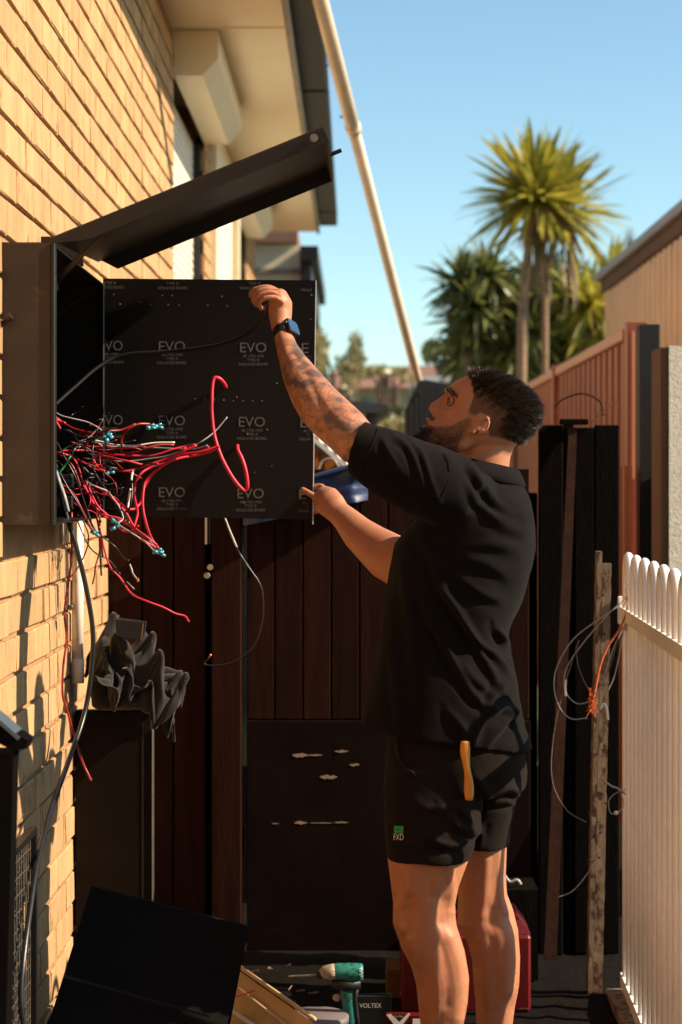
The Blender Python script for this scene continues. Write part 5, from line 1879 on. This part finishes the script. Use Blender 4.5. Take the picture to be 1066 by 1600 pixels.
# hair and beard strands
no_ = getno(bme)
rng = np.random.default_rng(5)
tri = np.array([(p.vertices[0], p.vertices[1], p.vertices[2]) for p in bme.polygons if len(p.vertices) >= 3], dtype=np.int64)
tri2 = np.array([(p.vertices[0], p.vertices[2], p.vertices[3]) for p in bme.polygons if len(p.vertices) == 4], dtype=np.int64)
tri = np.vstack([tri, tri2])


def strands(mask, N, lenf, dirf, wid, name, parent, m, seed=1, segs=2):
    rg_ = np.random.default_rng(seed)
    w = mask[tri].mean(1)
    idx = np.where(w > .15)[0]
    p = w[idx] / w[idx].sum()
    ch = rg_.choice(idx, N, p=p)
    bc_ = rg_.dirichlet((1, 1, 1), N)
    t3 = tri[ch]
    base = (co[t3] * bc_[:, :, None]).sum(1)
    nr = (no_[t3] * bc_[:, :, None]).sum(1)
    f_ = (hf[t3] * bc_).sum(1)
    u_ = (hu[t3] * bc_).sum(1)
    s_ = (hs[t3] * bc_).sum(1)
    L = lenf(f_, u_, s_) * rg_.uniform(.6, 1.15, N)
    d = dirf(nr, f_, u_, s_) + rg_.normal(0, .15, (N, 3))
    d /= np.linalg.norm(d, axis=1)[:, None]
    side = np.cross(d, rg_.normal(0, 1, (N, 3)))
    side /= np.linalg.norm(side, axis=1)[:, None]
    rows = []
    sag = rg_.normal(0, .12, (N, 3)) * L[:, None]
    for i in range(segs + 1):
        t = i / segs
        c = base - nr * .0006 + d * (L * t)[:, None] + sag * t * t
        ww = wid * (1 - .85 * t)
        rows.append(c - side * ww)
        rows.append(c + side * ww)
    V = np.stack(rows, 1).reshape(-1, 3)
    k = 2 * (segs + 1)
    Fs = []
    b0 = (np.arange(N) * k)[:, None]
    for i in range(segs):
        Fs.append(b0 + np.array([2 * i, 2 * i + 1, 2 * i + 3, 2 * i + 2]))
    Fs = np.vstack(Fs)
    me = bpy.data.meshes.new(name)
    me.from_pydata(V.tolist(), [], Fs.tolist())
    return link(name, me, m, parent, (0, 0, 0))


Fd = np.array([-.866, 0, .5])
Ud = np.array([.5, 0, .866])
clump = lambda f, u, s: .5 + .5 * np.sin(f * .35 + 1.3 * np.sin(u * .3)) * np.sin(s * .33 + f * .1)


def hl(f, u, s):
    top = np.clip((u - 30) / 35, 0, 1)
    backw = np.clip((-f - 18) / 25, 0, 1) * np.clip((u - 2) / 14, 0, 1)
    base = .0020 + .0150 * top + .0115 * backw * (1 - top * .5)
    return base * (.75 + .5 * clump(f, u, s))


def hd(nr, f, u, s):
    fw = np.clip((f - 20) / 35, 0, 1)
    d = nr * .55 + (-Fd)[None, :] * (.75 - .65 * fw)[:, None] + Ud[None, :] * .15
    d[:, 1] += np.cos(f * .4 + u * .3) * .25
    d[:, 0] += np.cos(f * .5 - s * .4) * .2
    return d


dens = ha * (np.clip((hu - 6) / 45, 0.10, 1) + np.clip((-hf - 22) / 22, 0, 1))
strands(np.clip(dens, 0, 1.3), 46000, hl, hd, .00055, 'hair', man, M['hair'], 1, 3)
strands(be * np.clip((-hu - 2) / 25, .08, 1) * (1 + 1.2 * (hf > 60)), 16000, lambda f, u, s: .0030 + .0045 * np.clip((-u - 26) / 25, 0, 1), lambda nr, f, u, s: nr * .6 - Ud[None, :] * .6 + Fd[None, :] * .1, .0003, 'beard', man, M['hair'], 2, 2)
strands(np.where(brow > .3, brow, 0), 900, lambda f, u, s: .006 + 0 * f, lambda nr, f, u, s: nr * .35 - Fd[None, :] * .8 + Ud[None, :] * .3, .0004, 'eyebrows', man, M['hair'], 3, 2)
hair_low = np.clip((py - 1345) / 10, 0, 1) * (py < 1640) * (.4 + .6 * np.clip((py - 1430) / 60, 0, 1))
strands(hair_low, 3600, lambda f, u, s: .010 + 0 * f, lambda nr, f, u, s: nr * .5 + np.array([0, 0, -1.0])[None, :], .00014, 'leg_hair', man, M['fine_hair'], 4, 2)
# eye
for s in (1, -1):
    e = part('eye', MB().ell(HP(57.5, 14, s * 25), (8.8 * HS, 8.8 * HS, 8.8 * HS), 18), M['shaded_eye'], man, True)
    part('iris', MB().ell(HP(64.2, 15.5, s * 27), (2.6 * HS, 4.2 * HS, 4.2 * HS), 12), M['iris'], e, True)
    part('eyelid', MB().tube([HP(55, 13, s * 35), HP(60.5, 18.6, s * 31), HP(65.0, 19.0, s * 24), HP(64, 16, s * 16)], [1.2 * HS, 2.9 * HS, 3.0 * HS, 1.6 * HS], 10).tube([HP(54, 12, s * 35), HP(59.2, 9.6, s * 31), HP(63.4, 9.4, s * 24), HP(63.5, 12, s * 16)], [1.0 * HS, 1.6 * HS, 1.7 * HS, 1.1 * HS], 10), m, e, True)

# ---------------------------------------------------------------- clothing


def ring_h(L, Rr, yl, yr, Yc, d, n=56, ex=2.4, twist=0.0):
    """garment ring given its left and right edges in the photo and its half depth"""
    A_ = P(L, yl, Yc)
    B_ = P(Rr, yr, Yc)
    c = (A_ + B_) / 2
    a = (B_ - A_) / 2
    out_ = []
    for k in range(n):
        th = 2 * math.pi * k / n
        ct, st = math.cos(th), math.sin(th)
        e = 2 / ex
        out_.append(c + a * math.copysign(abs(ct) ** e, ct) + Vector((0, d * math.copysign(abs(st) ** e, st), 0)))
    return out_


s_ = MB()
tor = [(724, 797, 722, 732, .055), (708, 811, 738, 746, .088), (692, 820, 752, 764, .135), (675, 829, 774, 784, .182), (655, 834, 800, 806, .205), (636, 837, 822, 826, .205), (616, 838.5, 852, 852, .20), (609, 834, 885, 885, .195),
       (603.5, 824, 920, 920, .187), (598, 811, 950, 950, .18), (594, 800, 976, 976, .172), (591, 795, 996, 996, .168), (586, 799, 1022, 1018, .17), (579, 809, 1058, 1060, .176), (571.5, 813, 1092, 1095, .182), (565, 820, 1122, 1135, .186), (563, 832, 1130, 1169, .19)]
rg = [ring_h(a, b_, c, d_, YM - .005, e) for (a, b_, c, d_, e) in tor]
inner = [ring_h(a + 9, b_ - 9, c, d_, YM - .005, e - .012) for (a, b_, c, d_, e) in (tor[-1], tor[-2], tor[-3])]
s_.rings(rg + inner)
# shoulders
s_.limb([(715, 772, 4.30, 40, .08), (750, 772, 4.45, 36, .10), (735, 772, 4.60, 38, .08)], 24)
# left sleeve
SL = [(726, 792, 4.37, 46, .08), (700, 764, 4.285, 60, .085), (672, 752, 4.265, 60, .078), (645, 742, 4.255, 57, .074), (618, 729, 4.25, 54, .07), (590, 714, 4.25, 50, .067), (570, 703, 4.255, 46, .065), (556.5, 696, 4.26, 43, .064)]
Pn = [P(*q[:3]) for q in SL]
rg = []
for i, q in enumerate(SL):
    t = (Pn[min(i + 1, len(Pn) - 1)] - Pn[max(i - 1, 0)]).normalized()
    bb = (Vector((0, 1, 0)) - t * t.y).normalized()
    aa = t.cross(bb)
    if i == len(SL) - 1:      # cuff plane follows the photo
        v = P(571, 655, 4.25) - P(543, 737, 4.25)
        aa = v.normalized() if aa.dot(v) > 0 else -v.normalized()
        last = (t, aa, bb)
    rg.append([Pn[i] + aa * (q[3] / F * q[2] * math.cos(2 * math.pi * k / 32)) + bb * (q[4] * math.sin(2 * math.pi * k / 32)) for k in range(32)])
t, aa, bb = last
for (off, dr_) in ((0, .007), (-.02, .008), (-.03, .009)):
    c = Pn[-1] + t * off
    rg.append([c + aa * ((43 / F * 4.26 - dr_) * math.cos(2 * math.pi * k / 32)) + bb * ((.064 - dr_) * math.sin(2 * math.pi * k / 32)) for k in range(32)])
s_.rings(rg)
# right sleeve (far side)
s_.limb([(725, 780, 4.62, 52, .08), (700, 815, 4.65, 50, .07), (672, 850, 4.68, 47, .062)], 24)
sme = remesh(s_, .0042, 'polo_shirt', 8, .6)


def foldify(me, folds, namp=.004, ns=9, micro=0.0008):
    co = getco(me)
    no = getno(me)
    px, py = proj(co)
    d = np.zeros(len(co))
    face = np.clip(-no[:, 1] * 1.2 + .35, 0, 1)
    for (pts, w, h) in folds:
        q = [Vector((a, b_, 0)) for a, b_ in pts]
        q = spline(q, 5)
        best = np.full(len(co), 1e9)
        tt = np.zeros(len(co))
        sd = np.zeros(len(co))
        for i in range(len(q) - 1):
            ax, ay, bx, by = q[i].x, q[i].y, q[i + 1].x, q[i + 1].y
            vx, vy = bx - ax, by - ay
            L2 = vx * vx + vy * vy + 1e-9
            t = np.clip(((px - ax) * vx + (py - ay) * vy) / L2, 0, 1)
            ex, ey = px - (ax + t * vx), py - (ay + t * vy)
            dd = np.hypot(ex, ey)
            m_ = dd < best
            best = np.where(m_, dd, best)
            tt = np.where(m_, (i + t) / (len(q) - 1), tt)
            sd = np.where(m_, np.sign(vx * ey - vy * ex), sd)
        taper = np.clip(np.sin(np.pi * np.clip(tt * .9 + .05, 0, 1)), 0, 1) ** .7
        ridge = np.exp(-(best / w) ** 2)
        trough = np.exp(-((best - 1.7 * w) / w) ** 2) * (sd > 0)
        d += h * taper * (ridge - .7 * trough) * face
    for i, p in enumerate(co):
        v = Vector(p)
        w_ = v + Vector((noise.noise(v * 5), 0, noise.noise(v * 5 + Vector((7, 7, 7))))) * .05
        a_ = noise.noise(Vector((w_.x * ns + w_.z * ns * .8, w_.y * ns, (w_.z - w_.x) * ns * .45)))
        a2 = noise.noise(v * 26)
        d[i] += namp * (a_ - .5 * abs(a_)) + micro * a2
    co += no * d[:, None]
    setco(me, co)


foldify(sme, [
    (((678, 908), (705, 945), (735, 990), (762, 1040), (790, 1085)), 6, .010),
    (((690, 918), (715, 950), (745, 1000), (775, 1025), (800, 1055)), 5, .009),
    (((665, 953), (690, 995), (715, 1045), (745, 1090), (775, 1115)), 7, .012),
    (((720, 1030), (740, 1060), (765, 1080)), 7, .008),
    (((775, 980), (790, 1000), (798, 1012)), 6, .012),
    (((700, 1110), (725, 1140), (740, 1165)), 7, .008),
    (((735, 1160), (755, 1120), (790, 1105), (815, 1125)), 8, .012),
    (((760, 1165), (785, 1135), (812, 1105)), 6, .010),
    (((795, 1060), (770, 1090), (765, 1120)), 6, .009),
    (((740, 730), (755, 760), (775, 785), (800, 800)), 7, .008),
    (((735, 745), (745, 780), (765, 800), (800, 815)), 7, .006),
    (((720, 870), (760, 880), (800, 905)), 10, .006),
    (((715, 900), (750, 925), (790, 940)), 8, .006),
    (((730, 855), (770, 850), (815, 860)), 10, .005),
    (((757, 800), (790, 822), (828, 835)), 9, .006),
    (((618, 682), (640, 702), (655, 735), (668, 775)), 5, .007),
    (((645, 692), (660, 712), (672, 748), (686, 785)), 5, .006),
    (((598, 684), (606, 705), (630, 742)), 5, .005),
        (((735, 728), (748, 752), (762, 770)), 5, .006),
    (((625, 850), (640, 950), (650, 1050)), 10, .006),
    (((610, 1000), (620, 1080), (625, 1140)), 9, .006),
    (((655, 830), (680, 880), (700, 930)), 9, .007),
], .0055, 9, .0010)
shirt = link('polo_shirt', sme, M['shirt'], man, (0, 0, 0))
# sleeve seam and cuff seam (raised stitching lines)


def seam(pts, name='seam', r=.0013, Yb=4.17, parent=None, mm=None):
    """ray-free: drop a line onto the garment surface nearest the camera"""
    co = getco(sme)
    px, py = proj(co)
    out_ = []
    for (a, b_) in pts:
        d2 = (px - a) ** 2 + (py - b_) ** 2
        k = np.where(d2 < 30)[0]
        if len(k) == 0:
            continue
        yv = np.percentile(co[k, 1], 5)
        out_.append(P(a, b_, yv - .0004))
    if len(out_) > 1:
        part(name, MB().tube(out_, r, 5), mm or M['shirt'], parent or shirt, True)


def dens_(pts, k=6):
    q = spline([Vector((a, b_, 0)) for a, b_ in pts], k)
    return [(v.x, v.y) for v in q]


seam(dens_([(694, 708), (701, 722), (702, 740), (697, 760), (689, 780)]))
seam(dens_([(592, 668), (583, 690), (573, 715), (566, 742)]))
# collar: folded band
cm = MB()
for (nmn, rngs) in (('x', [((724, 807, 714, 733), .066, 0), ((719, 812, 718, 736), .078, 0), ((711, 818, 730, 748), .108, 0), ((704, 821, 741, 760), .134, 0), ((708, 817, 742, 761), .128, 0), ((722, 809, 727, 745), .070, 0), ((729, 801, 722, 740), .058, 0), ((727, 803, 717, 736), .059, 0)]),):
    rg = [ring_h(a, b_, c, d_, YM, e, 48, 2.1) for ((a, b_, c, d_), e, _) in rngs]
    cm.rings(rg + [rg[0]], cap=False)
cme = cm.mesh('collar', True)
part_c = link('collar', cme, M['shirt'], shirt, (0, 0, 0))

# shorts
h_ = MB()
rg = [ring_h(a, b_, c, d_, YM - .01, e, 48) for (a, b_, c, d_, e) in [(622, 790, 1085, 1090, .15), (610, 800, 1120, 1130, .16), (604, 818, 1160, 1170, .172), (600, 823, 1200, 1200, .178), (598, 820, 1232, 1228, .178)]]
h_.rings(rg)


def leg_tube(rows, yc, n=40):
    rg = []
    for (a, b_, yl, yr, e, Yc) in rows:
        rg.append(ring_h(a, b_, yl, yr, Yc, e, n, 2.2))
    a, b_, yl, yr, e, Yc = rows[-1]
    rg.append(ring_h(a + 6, b_ - 6, yl, yr, Yc, e - .009, n, 2.2))
    rg.append(ring_h(a + 7, b_ - 7, yl - 22, yr - 22, Yc, e - .010, n, 2.2))
    h_.rings(rg)


leg_tube([(603, 745, 1195, 1200, .105, 4.36), (599, 756, 1230, 1235, .108, 4.355), (599.5, 757, 1262, 1262, .108, 4.35), (601, 752, 1298, 1290, .106, 4.345), (604, 744, 1325, 1318, .103, 4.34), (605, 735, 1341, 1342, .101, 4.335)], 0)
leg_tube([(700, 822, 1195, 1195, .105, 4.545), (702, 815, 1225, 1225, .104, 4.555), (705, 806, 1252, 1252, .102, 4.565), (706, 798, 1285, 1285, .100, 4.57), (707, 794, 1318, 1321, .099, 4.575)], 0)
hme = remesh(h_, .0042, 'shorts', 7, .6)
foldify(hme, [
    (((690, 1262), (710, 1285), (735, 1300), (750, 1295)), 7, .010),
    (((665, 1302), (690, 1318), (720, 1318), (745, 1300)), 6, .010),
    (((712, 1255), (730, 1275), (740, 1300)), 6, .008),
    (((770, 1240), (795, 1232), (815, 1245)), 7, .012),
    (((760, 1215), (790, 1205), (815, 1190)), 8, .008),
    (((770, 1255), (790, 1252), (808, 1255)), 5, .009),
    (((745, 1215), (760, 1240), (758, 1262)), 7, .008),
    (((622, 1150), (625, 1180), (640, 1205), (655, 1212)), 4, .006),
    (((640, 1240), (660, 1260), (690, 1262)), 8, .005),
    (((750, 1290), (752, 1310), (748, 1325)), 5, .006),
], .0050, 10, .0010)
shorts = link('shorts', hme, M['shorts'], man, (0, 0, 0))


def surf(me, a, b_, rad=30):
    co = getco(me)
    px, py = proj(co)
    k = np.where((px - a) ** 2 + (py - b_) ** 2 < rad)[0]
    return float(np.percentile(co[k, 1], 3)) if len(k) else 4.24


hl_ = []
for (a, b_) in dens_([(606, 1321), (640, 1323), (680, 1325), (715, 1322), (738, 1312)], 5):
    hl_.append(P(a, b_, surf(hme, a, b_) - .0003))
part('hem_seam', MB().tube(hl_, .0009, 5), M['shorts'], shorts, True)
hl_ = [P(a, b_, surf(hme, a, b_) - .0002) for (a, b_) in dens_([(622, 1150), (623, 1172), (632, 1195), (650, 1212)], 5)]
part('pocket_seam', MB().tube(hl_, .0012, 5), M['shorts'], shorts, True)
yt = min(surf(hme, 618, 1296), surf(hme, 628, 1296), surf(hme, 623, 1290), surf(hme, 623, 1312)) - .0012
part('green_tag', MB().box(P(616, 0, yt).x, P(630.5, 0, yt).x, yt, yt + .004, P(0, 1301.5, yt).z, P(0, 1291, yt).z), M['tag_green'], shorts, label='small green tag')
put_text('FXD', 623, 1307.5, 15.5, 10, yt, M['tag_print'], shorts, yoff=-.0004)
put_text('>', 622, 1296, 6, 5, yt, M['plastic_black'], shorts, yoff=-.0004)

# shoes
for (pts, Yc) in ((((706, 1752), (690, 1745), (655, 1752), (600, 1765), (562, 1770)), 4.34), (((784, 1694), (768, 1688), (733, 1695), (680, 1710), (642, 1716)), 4.59)):
    sm = MB()
    sm.limb([(a, b_, Yc, r, e) for (a, b_), r, e in zip(pts, (30, 34, 27, 19, 14), (.044, .05, .052, .056, .044))], 20)
    o = link('shoe', remesh(sm, .005, 'shoe', 4), M['plastic_black'], man, (0, 0, 0))
    c = P(pts[2][0], pts[2][1], Yc)
    part('sole', MB().bbox(c.x - .155, c.x + .105, Yc - .052, Yc + .052, .012, .036, .008), M['far_slat'], o)

# watch
wt = thing('smart_watch', 'square faced smart watch with black band on the raised wrist', 'watch', P(452, 518, 4.5))
wc = P(444, 522, 4.515)
ax = (P(438, 508, 4.53) - P(449, 545, 4.48)).normalized()
bb = (Vector((0, 1, 0)) - ax * ax.y).normalized()
aa = ax.cross(bb)
if aa.x < 0:
    aa = -aa
rg = []
for (o_, dr_) in ((-.0115, 0), (-.010, .002), (.010, .002), (.0115, 0)):
    tilt = aa * 0
    rg.append([wc + ax * (o_ * (1 + 0 * k)) + aa * ((.0235 + dr_) * math.cos(2 * math.pi * k / 32)) + bb * ((.0275 + dr_) * math.sin(2 * math.pi * k / 32)) for k in range(32)])
part('band', MB().rings(rg), M['plastic_black'], wt, True)
part('buckle', MB().tube([wc - aa * .0265 - bb * .004 - ax * .010, wc - aa * .0265 - bb * .004 + ax * .004], .0016, 6), M['steel'], wt)
# case: rounded square facing out from the back of the wrist, turned partly to the camera
fn = (aa * .86 - bb * .50).normalized()
fv = ax
fu = fv.cross(fn).normalized()
cc = wc + fn * .0265


def rsq(hw, hh, rad, off):
    o_ = []
    for (sx, sy, a0) in ((1, 1, 0), (-1, 1, 90), (-1, -1, 180), (1, -1, 270)):
        for j in range(5):
            a = R(a0 + j * 22.5)
            o_.append(cc + fu * (sx * (hw - rad) + rad * math.cos(a)) + fv * (sy * (hh - rad) + rad * math.sin(a)) + fn * off)
    return o_


part('case', MB().rings([rsq(.0175, .0205, .007, -.006), rsq(.019, .022, .008, -.003), rsq(.019, .022, .008, .002), rsq(.0178, .0208, .007, .0045)]), M['steel'] if False else M['plastic_black'], wt, True)
part('screen', MB().rings([rsq(.0172, .0202, .007, .0046), rsq(.0168, .0198, .007, .0056)]), M['watch_glass'], wt)
part('crown', MB().tube([cc - fu * .0185 + fv * .006, cc - fu * .0215 + fv * .006], .0028, 8), M['steel'], wt)

# yellow handled tool hanging from the back pocket
tl = thing('yellow_handled_tool', 'yellow orange tool handle sticking out of the shorts back pocket', 'hand tool', P(730, 1200, 4.22))
ty = min(surf(hme, 730, 1200), surf(hme, 733, 1240), surf(sme, 727, 1160)) - .010
q = spline([P(727, 1158, ty + .003), P(727, 1175, ty), P(729, 1195, ty - .001), P(732, 1215, ty), P(733, 1235, ty), P(733, 1250, ty)], 4)
part('handle', MB().tube(q, [(.0095 + .0018 * math.sin(i * .5), .008) for i in range(len(q))], 12), M['orange'], tl, True)
